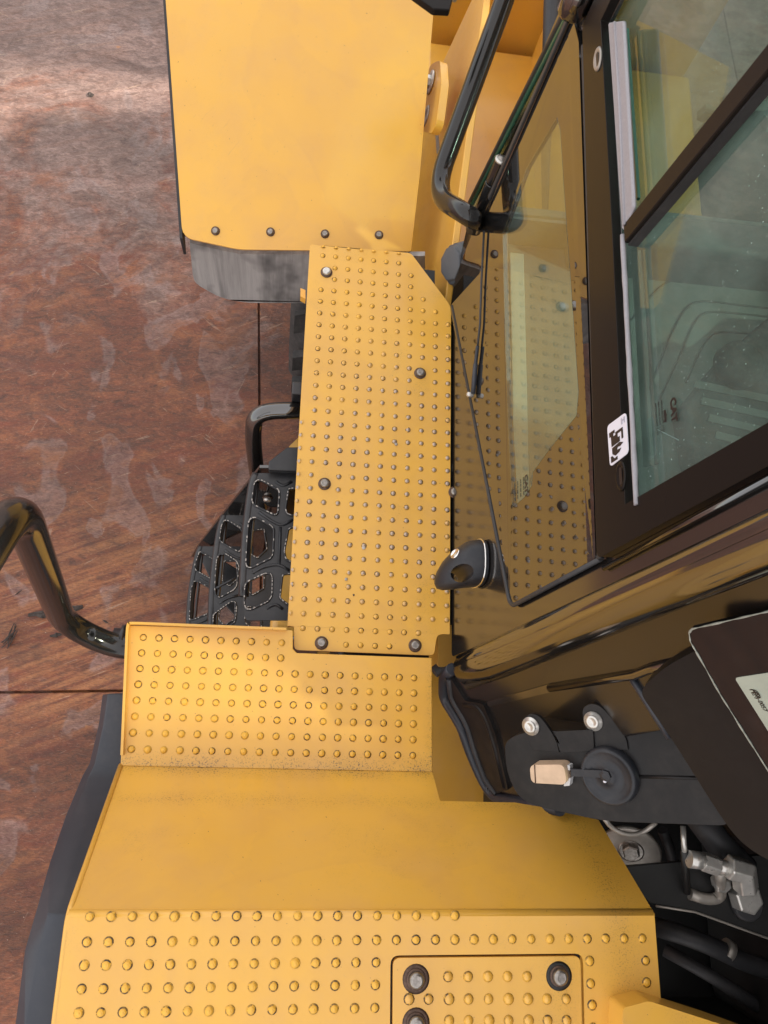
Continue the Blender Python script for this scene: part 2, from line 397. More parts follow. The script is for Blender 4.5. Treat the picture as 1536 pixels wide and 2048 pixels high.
def splinter(name, a, b, wd, h, label, seed):
    rnd = random.Random(seed); a = Vector(a); b = Vector(b); d = (b-a); n = 9
    side = Vector((-d.y, d.x, 0)).normalized(); rings = []
    for i in range(n):
        t = i/(n-1); k = math.sin(math.pi*min(max(t, .06), .94))**.5*(.7+.5*rnd.random())
        c = a+d*t+side*wd*.25*(rnd.random()-.5); hh = h*k
        rings.append([c+side*wd*k*x*(.8+.4*rnd.random())+Vector((0, 0, hh*z)) for x, z in ((-.5, .05), (-.42, .5), (-.15, 1.0), (.05, .75), (.2, .95), (.45, .5), (.5, .05))])
    o = MB().loft(rings, smooth=False).build(name, M['wood'])
    return tag(o, label, 'bark', 'bark and twig scraps on the steel ground')
splinter('bark_piece', P(57, 1232, .004), P(166, 1214, .004), .034, .016, 'longest dark splintered bark piece lying crosswise under the bent handrail', 1)
splinter('bark_piece', P(100, 1273, .004), P(126, 1268, .004), .014, .007, 'thin short bark sliver just below the long bark piece', 2)
tw = empty('twig_bundle', P(22, 1275, .004))
tag(tw, 'tangled little bundle of pale brown twigs at the left edge', 'twigs', 'bark and twig scraps on the steel ground')
for k in range(11):
    rnd = random.Random(50+k); c = P(20+rnd.uniform(-7, 7), 1275+rnd.uniform(-12, 12), .004); a = rnd.uniform(.6, 1.7)
    d = Vector((math.cos(a), math.sin(a), .25))*rnd.uniform(.018, .04)
    t = MB().tube([c-d-tw.location, c-tw.location+Vector((.004*rnd.uniform(-1, 1), 0, .006)), c+d-tw.location], .0016, 5).build('twig', M['wood'], tw)
splinter('bark_piece', P(176, 188, .004), P(187, 192, .004), .022, .012, 'small dark bark crumb on the sunlit strip of ground', 5)
splinter('bark_piece', P(30, 1190, .004), P(44, 1180, .004), .004, .003, 'hair thin twig left of the bent handrail', 6)
splinter('bark_piece', P(205, 1240, .004), P(217, 1246, .004), .006, .004, 'tiny brown sliver between bark piece and yellow platform', 8)

# ================================================================== the machine
LD = empty('wheel_loader', (0, 0, 0))
tag(LD, 'large yellow and black wheel loader seen from its rear deck', 'wheel loader')
def part(mb, name, mat, parent=LD, **k):
    lab = k.pop('label', None); o = mb.build(name, mat, parent, **k)
    if lab: o['label'] = lab
    return o

# ---- chassis, wheels, hood behind the cab (mostly out of view; they carry and shade the rest)
part(MB().box((.12, .0, .45), (1.9, 1.0, 1.18)), 'chassis', M['dark'], bevel=.02)
part(MB().box((.45, -2.6, .5), (1.75, -.02, 1.30)), 'rear_chassis', M['dark'], bevel=.02)
def wheel(cx, cy, cz, r, wd, rim=True):
    o = part(MB().lathe((cx-wd/2, cy, cz), (1, 0, 0), [(0, .02), (r*.3, .02), (r*.5, 0), (r*.86, .0), (r*.97, .05), (r, .12), (r, wd-.12), (r*.97, wd-.05), (r*.86, wd), (r*.5, wd), (r*.3, wd-.02), (0, wd-.02)], 48), 'wheel', M['tyre'])
    if rim: part(MB().lathe((cx-wd/2-.005, cy, cz), (1, 0, 0), [(r*.5, .0), (r*.46, .02), (r*.42, .12), (r*.2, .13), (.0, .13)], 32), 'rim', M['yel'], o)
    for k in range(22):
        a = 2*math.pi*k/22; c = Vector((cx, cy+math.cos(a)*(r+.012), cz+math.sin(a)*(r+.012))); tn = Vector((0, -math.sin(a), math.cos(a))); rd = Vector((0, math.cos(a), math.sin(a)))
        q = [c+Vector((s*wd*.46, 0, 0))+tn*(.03*q_+.05*abs(s)) for s, q_ in ((-1, -1), (0, -1), (1, -1), (1, 1), (0, 1), (-1, 1))]
        part(MB().poly(q, rd*-.03), 'tread_lug', M['tyre'], o)
wheel(.14, 1.64, .58, .56, .36); wheel(.13, -.98, .72, .70, .46); wheel(1.55, 1.64, .58, .56, .36, False); wheel(1.9, -.98, .72, .70, .46)
part(MB().box((.72, -2.6, 1.30), (1.75, -.50, 2.78)), 'engine_hood', M['dark'], bevel=.04, seg=3)

# ---- walkway beside the cab
ZW = 1.5
wo = [P(618, 488, ZW), P(822, 506, ZW), P(905, 613, ZW), P(904, 1269, ZW), P(874, 1268, ZW), P(868, 1311, ZW), P(588, 1300, ZW), P(588, 1253, ZW), P(577, 1252, ZW)]
xl = sum(p.x for p in (wo[0], wo[8]))/2; xr = .3095
for k in (0, 8): wo[k].x = xl
for k in (2, 3): wo[k].x = xr
yel_walk = yellow('yellow_walkway_paint', .55)
walk = part(MB().poly(rounded(wo, [.006, .008, .012, .002, .012, .008, .010, .003, .002]), (0, 0, -.006)), 'walkway_plate', yel_walk, bevel=.0018, label='long yellow studded walkway plate beside the cab door')
part(MB().box((xl+.0005, wo[8].y+.004, ZW-.055), (xl+.0055, wo[0].y-.006, ZW-.0062)), 'side_flange', yel_walk, walk)
part(MB().box((xl+.0060, wo[0].y-.006, ZW-.045), (wo[1].x-.004, wo[0].y-.001, ZW-.0062)), 'front_flange', yel_walk, walk)
part(MB().box((.05, .16, ZW-.16), (.085, .94, ZW-.0065)), 'stringer', M['dark'], walk)
part(MB().box((.24, .16, ZW-.16), (.275, .94, ZW-.0065)), 'stringer', M['dark'], walk)
G = .027
W_BOLTS = [(653, 545, 1), (840, 747, 0), (649, 968, 0), (643, 1286, 0), (830, 1291, 0), (909, 985, 0)]
STUD_PROF = [(.0056, .00025), (.0046, .0004), (.0040, .0009), (.0033, .0020), (.0026, .0026), (.0020, .0027), (.0015, .0031), (.0008, .0034), (.0, .0034)]
def stud_mats(tipwear):
    t = NT('stud_tip_paint'); n = t.ramp(t.noise(6.5, 3, .5), [(.42, 0.0), (.52, 1.0)]); n2 = t.ramp(t.noise(260, 2), [(.35, 0.4), (.6, 1.0)])
    x = t.xyz()
    # boots wear the middle of the walkway most
    g = t.math('SUBTRACT', 1.0, t.math('DIVIDE', t.math('ABSOLUTE', t.math('SUBTRACT', x[1], .47)), .36)); g = t.math('MAXIMUM', g, 0.0)
    f = t.math('MINIMUM', t.math('MULTIPLY', t.math('MULTIPLY', t.math('MULTIPLY_ADD', n, .7, .35), n2), t.math('MULTIPLY', g, tipwear)), 1.0)
    t.set(col=t.mix(f, YEL, (.42, .33, .26)), rough=.36, metal=t.math('MULTIPLY', f, .5)); tip = t.m
    t = NT('stud_ring_dirt'); f = t.math('MULTIPLY', t.ramp(t.noise(170, 3, .7), [(.38, 0.0), (.54, 1.0)]), t.ramp(t.noise(11, 4, .6), [(.34, .25), (.56, 1.0)]))
    t.set(col=t.mix(f, YEL, (.07, .045, .022)), rough=.55); ring = t.m
    return tip, ring
TIP, RING = stud_mats(2.6)
SM = [M['yel'], TIP, RING]; SI = [2, 2, 1, 1, 1, 1, 1, 1]
def near_bolt(p, bolts, z, r=.021): return any((P(b[0], b[1], z)-p).length < r for b in bolts)
sf = MB(); x0, y0 = .0331, .9449
for r in range(-1, 31):
    for c in range(-1, 11):
        p = Vector((x0+G*c, y0-G*r, ZW))
        if c == -1 and not (14 <= r <= 28): continue
        if r == -1 and (c > 6 or c < 0): continue
        if c >= 0 and r >= 0:
            if c > 6 + (1 if r >= 1 else 0) + (1 if r >= 3 else 0) + (1 if r >= 4 else 0) + (1 if r >= 5 else 0): continue
        if r == 29 and c > 8: continue
        if r == 30 and not 3 <= c <= 6: continue
        if near_bolt(p, W_BOLTS, ZW, .0205): continue
        ax = (0, 0, 1)
        if c == -1: p.x = xl+.0035; p.z -= .0015; ax = (-.7, 0, .7)
        if r == -1: p.y = wo[0].y-.010; p.y = wo[0].y+(wo[1].y-wo[0].y)*(p.x-wo[0].x)/(wo[1].x-wo[0].x)-.003; p.z -= .0015; ax = (0, .7, .7)
        sf.lathe(p, ax, STUD_PROF, 12, mis=SI)
o = part(sf, 'stud_field', SM, walk); o['kind'] = 'stuff'
def bolt(px, py, z, parent, rw=.0125, rh=.0088, style=0, n=(0, 0, 1), p=None, name='bolt'):
    p = p or P(px, py, z)
    mats = [M['boltrust'], M['steel'] if style == 1 else M['boltdark'], M['dark']]
    h = rh/.0088
    mb = MB().lathe(p, n, [(rw, .0004), (rw*.97, .0022), (rh*1.02, .0024)], 24, mis=[0, 0])
    mb.lathe(p, n, [(rh, .002), (rh, .0055*h), (rh*.93, .0075*h), (rh*.72, .0092*h), (rh*.50, .0096*h), (rh*.46, .0094*h)], 24, mis=[1]*5)
    mb.lathe(p, n, [(rh*.47, .0095*h), (rh*.44, .0052*h), (rh*.1, .005*h), (0, .005*h)], 6, mis=[1, 2, 2], smooth=False)
    return part(mb, name, mats, parent)
for x, y, s in W_BOLTS:
    b = bolt(x, y, ZW, walk, style=s)
    if s == 1: b['label'] = 'bright bolt at the front corner of the walkway'
part(MB().poly([P(601, 576, 1.46), P(611, 580, 1.46), P(611, 598, 1.46), P(601, 592, 1.46)], (0, 0, -.02)), 'bracket_tab', M['yel'], walk)
part(MB().box(tuple(P(583, 788, 1.42)-Vector((0, 0, .05))), tuple(P(640, 766, 1.42))), 'bracket', M['step'], walk, bevel=.004)

# ---- platform at the rear end of the walkway
ZM = 1.5177
mo = [P(254, 1251, ZM), P(586, 1261, ZM), P(586, 1298, ZM), P(594, 1306, ZM), P(864, 1316, ZM), P(865, 1545, ZM), P(241, 1531, ZM)]
YB = (mo[5].y+mo[6].y)/2
mo[5].y = mo[6].y = YB
ZF = 1.7858; YT = P(550, 1829, ZF).y
yel_mid = yellow('yellow_platform_paint', .22, bands=[(1, YB, .035, 1.5), (0, mo[5].x, .02, 1.1)])
plat = part(MB().poly(mo, (0, 0, -.006)), 'platform', yel_mid, bevel=.0015, label='yellow studded platform at the top of the ladder')
xL = mo[0].x; yF = mo[0].y
lip = [mo[6]+Vector((.000, .018, 0)), mo[0]+Vector((.000, .004, 0)), Vector((mo[0].x+.008, mo[0].y+.006, ZM)), P(573, 1259, ZM)+Vector((0, .002, 0))]
lp = rounded([Vector((p.x, p.y, ZM-.03)) for p in lip], [0, .02, .02, 0], 3)
rings = []
for i, p in enumerate(lp):
    d = (lp[min(i+1, len(lp)-1)]-lp[max(i-1, 0)]).normalized(); s = Vector((d.y, -d.x, 0))
    rings.append([p, p+Vector((0, 0, .042)), p+s*.0045+Vector((0, 0, .042)), p+s*.0045])
part(MB().loft(rings, smooth=False), 'lip', yellow('yellow_lip_paint', .3), plat, bevel=.0012)
# one shared mesh for each kind of stud
def stud_mesh(name, prof, mats, idx, seg=12): return MB().lathe((0, 0, 0), (0, 0, 1), prof, seg, mis=idx).mesh(name, mats)
STUD = stud_mesh('stud', STUD_PROF, SM, SI)
DOME = stud_mesh('dome_stud', [(.0072, .0003), (.0062, .0005), (.0055, .0020), (.0042, .0037), (.0023, .0046), (.0, .0049)], SM, [2, 2, 0, 0, 0])
BIG = [(.0066, .00025), (.0055, .0004), (.0047, .0011), (.0039, .0027), (.0031, .0033), (.0023, .0031), (.0017, .0037), (.0008, .0040), (.0, .0040)]
STUDB = stud_mesh('stud_large', BIG, SM, SI)
def put_stud(p, me, parent, rot=None):
    o = bpy.data.objects.new('stud', me); o.location = p; o.rotation_euler = rot or (0, 0, random.uniform(0, 6.28))
    k = random.uniform(.94, 1.06); o.scale = (k, k, random.uniform(.88, 1.08)); return link(o, parent)
for r in range(8):
    for c in range(19):
        if r < 2 and c > 9: continue
        put_stud((-.2467+G*c, .1321-G*r, ZM), STUDB, plat)

# ---- rear fender: sloping front, studded top with a bolted hatch
SN = Vector((0, (ZF-ZM), -(YT-YB))).normalized()            # slope normal
if SN.z < 0: SN = -SN
SP = Vector((0, YB, ZM))
def PS(x, y): return PL(x, y, SP, SN)
tl = P(134, 1832, ZF); tr = P(1309, 1832, ZF); tl.y = tr.y = YT
bl = Vector((mo[6].x, YB, ZM-.001)); br = Vector((mo[5].x, YB, ZM-.001))
slope = [bl, br, PS(880, 1602), PS(1030, 1605), PS(1150, 1625), PS(1197, 1640), tr, tl]
top = [tl, tr, P(1314, 1900, ZF), P(1330, 2110, ZF), P(1345, 2400, ZF), P(70, 2400, ZF), P(108, 2048, ZF)]
hat = [P(781, 1911, ZF), P(1166, 1907, ZF), P(1172, 2170, ZF), P(779, 2170, ZF)]
yel_f = yellow('yellow_fender_paint', .30, bands=[(1, YB, .02, 1.3), (0, .50, .05, .75), (1, YB-.045, .018, .55)])
fm = MB()
fm.poly(slope, SN*-.006); fm.poly(top, (0, 0, -.006), [rounded(hat, .012)])
fend = part(fm, 'rear_fender', yel_f, bevel=.0, label='broad yellow rear fender with sloping front and studded top')
b = MB()   # rounded bend where slope meets top, and rolled outer edge
part(b.tube([tl+Vector((.001, -.001, -.0058)), tr+Vector((-.001, -.001, -.0058))], .0062, 16), 'bend', yel_f, fend)
part(MB().tube([P(241, 1531, ZM)+Vector((0, 0, -.004)), tl+Vector((.001, 0, -.004)), P(108, 2048, ZF)+Vector((0, 0, -.004)), P(70, 2400, ZF)+Vector((0, 0, -.004))], .0045, 10, bend=.02), 'rolled_edge', yel_f, fend)
part(MB().poly([tr+Vector((-.003, 0, -.006)), P(1345, 2400, ZF)+Vector((-.003, 0, -.006)), P(1345, 2400, ZF)+Vector((-.003, 0, -.30)), tr+Vector((-.003, 0, -.30))], (-.004, 0, 0)), 'inner_skirt', yel_f, fend)
hi = [P(786, 1916, ZF), P(1161, 1912, ZF), P(1167, 2165, ZF), P(784, 2165, ZF)]
part(MB().poly([h+Vector((0, 0, -.012)) for h in hat], (0, 0, -.004)), 'hatch_seat', M['dark'], fend)
hatch = part(MB().poly(rounded(hi, .010), (0, 0, -.008)), 'hatch_plate', yellow('yellow_hatch_paint', .18, bands=[(0, P(1120, 1952, ZF).x, .045, .5)]), bevel=.0025, seg=3, label='square yellow hatch plate bolted into the fender top')
HB = [(832, 1958), (1118, 1952), (832, 2046)]
for k, (x, y) in enumerate(HB):
    o = bolt(x, y, ZF, hatch, rw=.0135, rh=.0105)
    part(MB().lathe(P(x, y, ZF), (0, 0, 1), [(.0185, .0002), (.015, .0004), (.012, .0005)], 24), 'oil_ring', M['boltrust'] if k != 1 else M['dark'], hatch)
for r in range(0, 5):
    for c in range(29):
        p = Vector((-.2296+G*c, -.2586-G*r, ZF))
        q = (p-P(975, 2035, ZF))
        if r == 0:
            if c > 18: continue
            put_stud((p.x, p.y+.003, ZF+.0002), STUDB, fend); continue
        inside = hat[0].x-.012 < p.x < hat[1].x+.010 and p.y < hat[0].y+.012
        if inside or p.x > tr.x-.012: continue
        if r > 1 and p.x > hat[1].x+.03: continue
        put_stud(p, STUDB, fend)
for k, (x, y) in enumerate([(1179, 1922), (1181, 1967), (1184, 2010), (1186, 2055), (1291, 1921), (1293, 1965)]):
    put_stud(P(x, y, ZF), STUDB, fend)
for y, xs in ((1953, (896, 936, 976, 1015, 1054)), (1998, (818, 857, 898, 937, 977, 1017, 1056, 1094, 1132)), (2041, (898, 937, 978, 1017, 1057, 1095, 1133))):
    for x in xs: put_stud(P(x, y, ZF), DOME, hatch)
zb = ZF+.045
bxp = [P(1246, 2016, zb), P(1298, 2002, zb), P(1440, 2048, zb), P(1600, 2105, zb), P(1560, 2300, zb), P(1240, 2300, zb)]
part(MB().poly(rounded(bxp, [.006, .006, 0, 0, 0, 0]), (0, 0, -.05)), 'bracket_box', M['yel'], fend, bevel=.004, seg=3)

# ---- black rubber flare along the fender's outer edge
fl = [((246, 1386), (216, 1387), (204, 1389), 1.455), ((244, 1450), (207, 1450), (196, 1450), 1.460), ((243, 1530), (190, 1528), (178, 1526), 1.480), ((234, 1560), (176, 1556), (163, 1553), 1.50),
      ((205, 1640), (146, 1636), (130, 1632), 1.585), ((170, 1735), (118, 1730), (98, 1725), 1.68), ((134, 1832), (97, 1828), (70, 1824), 1.745), ((124, 1910), (76, 1905), (48, 1900), 1.75), ((108, 2048), (50, 2045), (30, 2042), 1.75), ((80, 2300), (0, 2300), (-20, 2290), 1.75)]
rings = []
for a, m_, o_, z in fl:
    ia = P(a[0]+8, a[1], z+.004); im = P(m_[0], m_[1], z); io = P(o_[0], o_[1], z-.022)
    rings.append([ia, ia*.5+im*.5+Vector((0, 0, .002)), im, io, io+Vector((.006, 0, -.004)), im+Vector((.006, 0, -.010)), ia+Vector((0, 0, -.012))])
part(MB().loft(rings, smooth=False), 'fender_flare', M['flare'], bevel=.003, label='black rubber flare along the outer edge of the rear fender')

# ---- yellow frame and fuel tank seen below the deck
part(MB().box((.225, -.30, .95), (.46, .12, 1.20)), 'frame_rail', M['yel'], bevel=.01)
part(MB().poly(rounded([P(876, 1250, 1.40), P(912, 1250, 1.40), P(912, 1330, 1.38), P(876, 1335, 1.38)], .01), (0, 0, -.10)), 'mounting_pad', M['yel'])
part(MB().tube([P(868, 1345, 1.36), P(905, 1318, 1.36), P(930, 1300, 1.36)], .012, 12), 'hydraulic_hose', M['rubber'])
ft = part(MB().box((-.035, .17, .40), (.20, .47, 1.10)), 'fuel_tank', M['yel'], bevel=.02, seg=3, label='yellow tank behind the ladder, half hidden by steps')
part(MB().poly([P(578, 893, 1.30), P(600, 872, 1.30), P(640, 872, 1.30), P(640, 930, 1.30)], (0, 0, -.06)), 'gusset', M['yel'])

# ---- ladder
def Z1(q): return (340+q[0]/3.94, 760+q[1]/3.938)
treads = [
 (1.31, [(684, 733), (655, 800), (620, 1050), (600, 1250), (588, 1500), (578, 1700), (583, 1850), (600, 1893), (1180, 1893), (1180, 727)],
  [[(690, 795), (720, 795), (850, 868), (856, 900), (846, 1050), (820, 1060), (665, 980), (650, 950), (668, 820)],
   [(640, 1095), (680, 1090), (790, 1150), (815, 1180), (806, 1370), (790, 1400), (640, 1475), (610, 1470), (600, 1440), (620, 1130)],
   [(745, 1530), (790, 1530), (802, 1560), (796, 1700), (770, 1740), (640, 1802), (605, 1800), (590, 1760), (596, 1620), (620, 1590)],
   [(935, 865), (1060, 850), (1080, 1000), (970, 1065), (925, 1050), (915, 1020)],
   [(935, 1180), (980, 1160), (1080, 1220), (1080, 1380), (975, 1440), (915, 1405), (905, 1350)],
   [(890, 1540), (930, 1530), (1060, 1560), (1060, 1790), (940, 1770), (870, 1715)]]),
 (.97, [(432, 1065), (402, 1150), (376, 1300), (352, 1500), (332, 1700), (322, 2220), (820, 2220), (850, 1065)],
  [[(430, 1110), (465, 1115), (550, 1170), (570, 1200), (560, 1330), (540, 1352), (410, 1275), (396, 1250), (410, 1150)],
   [(390, 1380), (440, 1375), (520, 1430), (540, 1470), (522, 1620), (500, 1650), (392, 1710), (362, 1690), (356, 1640), (370, 1420)],
   [(480, 1750), (512, 1752), (522, 1800), (508, 1900), (470, 1940), (360, 1990), (343, 1965), (347, 1850)],
   [(650, 1190), (740, 1180), (760, 1330), (690, 1400), (640, 1370), (632, 1300)],
   [(630, 1480), (680, 1470), (740, 1510), (735, 1640), (650, 1690), (610, 1650)],
   [(610, 1790), (720, 1800), (715, 1960), (640, 1950), (590, 1900)]]),
 (.62, [(247, 1310), (216, 1385), (186, 1550), (162, 1700), (150, 1900), (142, 2260), (620, 2260), (660, 1310)],
  [[(235, 1355), (265, 1370), (345, 1420), (356, 1450), (346, 1540), (325, 1565), (205, 1495), (200, 1460)],
   [(190, 1590), (220, 1590), (308, 1640), (325, 1680), (316, 1810), (290, 1840), (182, 1885), (157, 1885), (156, 1860), (170, 1650)],
   [(260, 1960), (300, 1960), (310, 2080), (270, 2130), (160, 2170), (150, 2060)],
   [(430, 1430), (520, 1430), (530, 1560), (470, 1620), (415, 1580)],
   [(410, 1720), (510, 1720), (510, 1880), (430, 1930), (385, 1880)]])]
def ring_pts(h, z): return rounded([P(*Z1(q), z) for q in h], .0035, 2)
for z, outl, holes in treads:
    po = rounded([P(*Z1(q), z) for q in outl], .006, 3); ph = [ring_pts(h, z) for h in holes]
    st = part(MB().poly(po, (0, 0, -.006), ph), 'step', M['step'], label={1.31: 'topmost black ladder step', .97: 'second black ladder step from the top', .62: 'lowest visible black ladder step'}[z])
    # front lip of the step and the raised rim with worn teeth round each opening
    e = po[2:26] if len(po) > 26 else po
    edge = [P(*Z1(q), z) for q in outl[:6]]
    part(MB().tube([p+Vector((0, 0, -.010)) for p in edge], .011, 10, bend=.02), 'nosing', M['step'], st)
    part(MB().poly([edge[0]+Vector((0, 0, -.006)), edge[-1]+Vector((0, 0, -.006)), edge[-1]+Vector((0, 0, -.045)), edge[0]+Vector((0, 0, -.045))], (.004, 0, 0)), 'front_plate', M['step'], st)
    rim = MB(); teeth = MB()
    for h in ph:
        c = sum(h, Vector())/len(h); L = len(h)
        out = [p+(p-c).normalized()*.0035 for p in h]
        rim.tube([p+(p-c).normalized()*.0018+Vector((0, 0, .001)) for p in h+[h[0], h[1]]], .0026, 6, caps=False)
        acc = 0; 
        for i in range(L):
            a, b_ = h[i], h[(i+1) % L]; d = b_-a; n = max(1, int(d.length/.0072)); tn = d.normalized() if d.length else Vector((1, 0, 0)); s = Vector((-tn.y, tn.x, 0))
            for k in range(n):
                if random.random() < .42: continue
                q = a+d*((k+.5)/n); u = random.uniform(.0017, .0027); v_ = random.uniform(.0006, .0012)
                q = q+(q-c).normalized()*.0016
                teeth.poly([q-tn*u-s*v_+Vector((0, 0, .0046)), q+tn*u-s*v_+Vector((0, 0, .0046)), q+tn*u+s*v_+Vector((0, 0, .0046)), q-tn*u+s*v_+Vector((0, 0, .0046))], (0, 0, -.003))
    part(rim, 'hole_rim', M['step'], st)
    o = part(teeth, 'worn_teeth', M['worn'], st); o['kind'] = 'stuff'
    # pressed ribs between the openings
    ribs = [[(700, 1040), (790, 1105), (880, 1150), (970, 1100)], [(870, 1160), (860, 1460)], [(650, 1520), (740, 1470), (860, 1450), (940, 1500)], [(835, 800), (890, 840), (960, 800)], [(760, 1800), (830, 1760), (890, 1805)]]
    if z == .97: ribs = [[(430, 1340), (500, 1390), (590, 1420)], [(385, 1760), (450, 1720), (560, 1690)], [(550, 1130), (590, 1160), (640, 1140)], [(360, 1640), (440, 1600), (520, 1560)]]
    if z == .62: ribs = [[(235, 1560), (300, 1600), (345, 1610)], [(335, 1370), (370, 1390)], [(170, 1930), (240, 1910), (330, 1870)]]
    for q in ribs: part(MB().tube([P(*Z1(x), z) for x in q], .0034, 8, bend=.012), 'pressed_rib', M['step'], st)
YL = P(515, 945, 1.31).y+.006
def PY(x, y): return PL(x, y, (0, YL, 0), (0, 1, 0))
side = [PY(519, 936), PY(640, 936), Vector((.09, YL, .95)), Vector((-.06, YL, .40)), Vector((-.19, YL, .30)), Vector((-.33, YL, .30)), PY(391, 1100), PY(395, 1092)]
part(MB().poly(side, (0, .008, 0)), 'ladder_side_plate', M['gloss'], bevel=.002)
part(MB().poly([Vector((p.x, .155, p.z)) for p in side], (0, .008, 0)), 'ladder_side_plate', M['gloss'], bevel=.002)
bolt(0, 0, 0, LD, rw=.013, rh=.010, style=1, n=(0, -1, 0), p=PY(535, 995), name='ladder_bolt')
part(MB().poly([P(537, 940, 1.345), P(537, 923, 1.345), P(574, 894, 1.345), P(640, 894, 1.345), P(640, 944, 1.345)], (0, 0, -.02)), 'ladder_top_bracket', M['step'], bevel=.003)
part(MB().poly([P(400, 1115, .45), P(420, 1105, .45), P(478, 1140, .45), P(478, 1240, .45), P(440, 1200, .45)], (0, 0, -.02)), 'ladder_foot_plate', M['step'], bevel=.003)

# ---- grab rail beside the ladder, bent handrail at the outer corner
part(MB().tube([P(660, 821, 1.37), P(511, 821, 1.37), P(505, 870, 1.30), P(512, 935, 1.17), P(524, 1010, 1.0)], .0185, 20, bend=.06), 'ladder_grab_rail', M['gloss'], label='short black grab rail looping out ahead of the ladder')
part(MB().tube([P(300, 1300, 1.49), P(215, 1290, 1.49), P(126, 1243, 1.55), P(34, 1004, 2.10), P(-120, 1240, 2.22), P(-200, 1390, 2.2)], .0213, 24, bend=.07), 'corner_handrail', M['rail'], label='bent glossy black handrail at the platform corner')
part(MB().lathe(P(250, 1283, 1.48), (-1, 0, .05), [(.030, 0), (.030, .006), (.024, .008), (.024, .02)], 20), 'handrail_socket', M['step'])

# ---- front fender with mud flap
FP = P(600, 500, 1.40); FD = Vector((0, 1, .42)).normalized(); FN = Vector((0, -FD.z, FD.y))
def PF(x, y, off=0): return PL(x, y, FP+FN*off, FN)
fo = [PF(327, -60), PF(364, 462), PF(376, 477), PF(477, 499), PF(822, 503), PF(836, 380), PF(840, 345), PF(874, -60)]
ext = [fo[0]+FD*.06, fo[7]+FD*.06]
ff = part(MB().poly(rounded([ext[0]]+fo+[ext[1]], [0, 0, .01, .012, .02, .006, 0, 0, 0, 0], 4), FN*-.010), 'front_fender', M['yelclean'], bevel=.004, seg=3, label='smooth yellow front fender above the wheel')
part(MB().poly([fo[0]-FN*.011, fo[1]-FN*.011, fo[1]-FN*.06, fo[0]-FN*.06], (.005, 0, 0)), 'outer_flange', M['yelclean'], ff)
part(MB().poly([fo[0]+Vector((-.007, 0, -.02)), fo[1]+Vector((-.007, -.005, -.02)), fo[1]+Vector((-.007, 0, -.09)), fo[0]+Vector((-.007, 0, -.09))], (.006, 0, 0)), 'edge_rubber', M['rubber'], ff)
for x, y in ((431, 462), (541, 464), (650, 468), (758, 470)):
    o = bolt(0, 0, 0, ff, rw=.0098, rh=.0068, n=FN, p=PF(x, y))
YFl = PF(600, 500).y+.012
def PYF(x, y): return PL(x, y, (0, YFl, 0), (0, 1, 0))
flp = rounded([PYF(379, 486), PYF(386, 555), PYF(392, 568), PYF(440, 596), PYF(490, 606), PYF(850, 608), PYF(850, 512), PYF(480, 509), PYF(400, 492)], [0, .02, .02, .03, .03, 0, 0, 0, 0], 4)
part(MB().poly(flp, (0, .012, 0)), 'mud_flap', M['flap'], bevel=.003, label='dusty grey rubber mud flap below the front fender')

# ---- front frame plate, deck and tower between fender and cab
fa = P(889, 605, 1.47); fb = P(960, 60, 1.60); fd = (fb-fa).normalized()
fr = part(MB().poly([fa-fd*.02, fb+fd*.16, fb+fd*.16-Vector((.10, 0, .6)), fa-fd*.02-Vector((.10, 0, .6))], (.016, 0, 0)), 'front_frame_plate', M['yelclean'], bevel=.003)
dz = 1.22
yc = P(1050, 108, dz).y
part(MB().box((.30, 1.02, .6), (1.08, yc, dz)), 'front_frame_deck', M['yelclean'], bevel=.01)
part(MB().poly([(.30, yc, .6), (1.08, yc, .6), (1.08, yc+.04, 1.44), (.30, yc+.04, 1.44)], (0, .03, 0)), 'tower_wall', M['yelclean'], bevel=.006)
lk = [(862, 128), (880, 120), (883, 165), (878, 205), (872, 250), (862, 268), (846, 262), (840, 225), (846, 165)]
FXn = (fb-fa).cross(Vector((.10, 0, .6))).normalized()
if FXn.x > 0: FXn = -FXn
def PX(x, y, off=0): return PL(x, y, fa+FXn*off, FXn)
link_o = part(MB().poly(rounded([PX(*q, 0.0670) for q in lk], .015, 3), FXn*-.018), 'link_plate', M['yelclean'], bevel=.002, label='oval bolted link plate between front fender and frame')
part(MB().lathe(PX(862, 165, 0.0680), FXn, [(.026, 0), (.026, .004), (.016, .0042)], 24), 'washer', M['steel'], link_o)
part(MB().lathe(PX(860, 164, 0.0710), FXn, [(.014, 0), (.014, .012), (.011, .0135), (0, .0135)], 6, smooth=False), 'bolt_head', M['steel'], link_o)
part(MB().lathe(PX(852, 232, 0.0675), FXn, [(.024, 0), (.022, .002), (.009, .0022), (.008, -.004), (0, -.004)], 24), 'bushing', M['steeld'], link_o)
part(MB().poly([PX(871, 262, .001), PX(876, 262, .001), PX(880, 305, .001), PX(874, 308, .001)], FXn*.001), 'data_tag', M['steeld'], fr)
part(MB().poly([PX(846, 505, .001), PX(851, 540, .001), PX(838, 540, .001)], FXn*.001), 'warning_decal', M['warn'], fr)
part(MB().poly([P(800, -60, 1.9), P(824, -14, 1.9), P(868, 18, 1.9), P(900, 20, 1.9), P(920, -60, 1.9)], (0, 0, -.014)), 'lamp_bracket', M['frame'], bevel=.003)
part(MB().box(tuple(P(904, -6, 1.88)-Vector((0, 0, .012))), tuple(P(916, -40, 1.88))), 'lamp_bracket_bolt', M['steeld'], bevel=.004)
part(MB().poly([(.60, 1.12, 1.0), (.60, 1.12, 1.5), (.60, 1.3, 1.56), (.60, yc-.01, 1.50), (.60, yc-.01, 1.0)], (.03, 0, 0)), 'tower_shade_plate', M['yelclean'], bevel=.004)  # plate added to keep sun off the deck
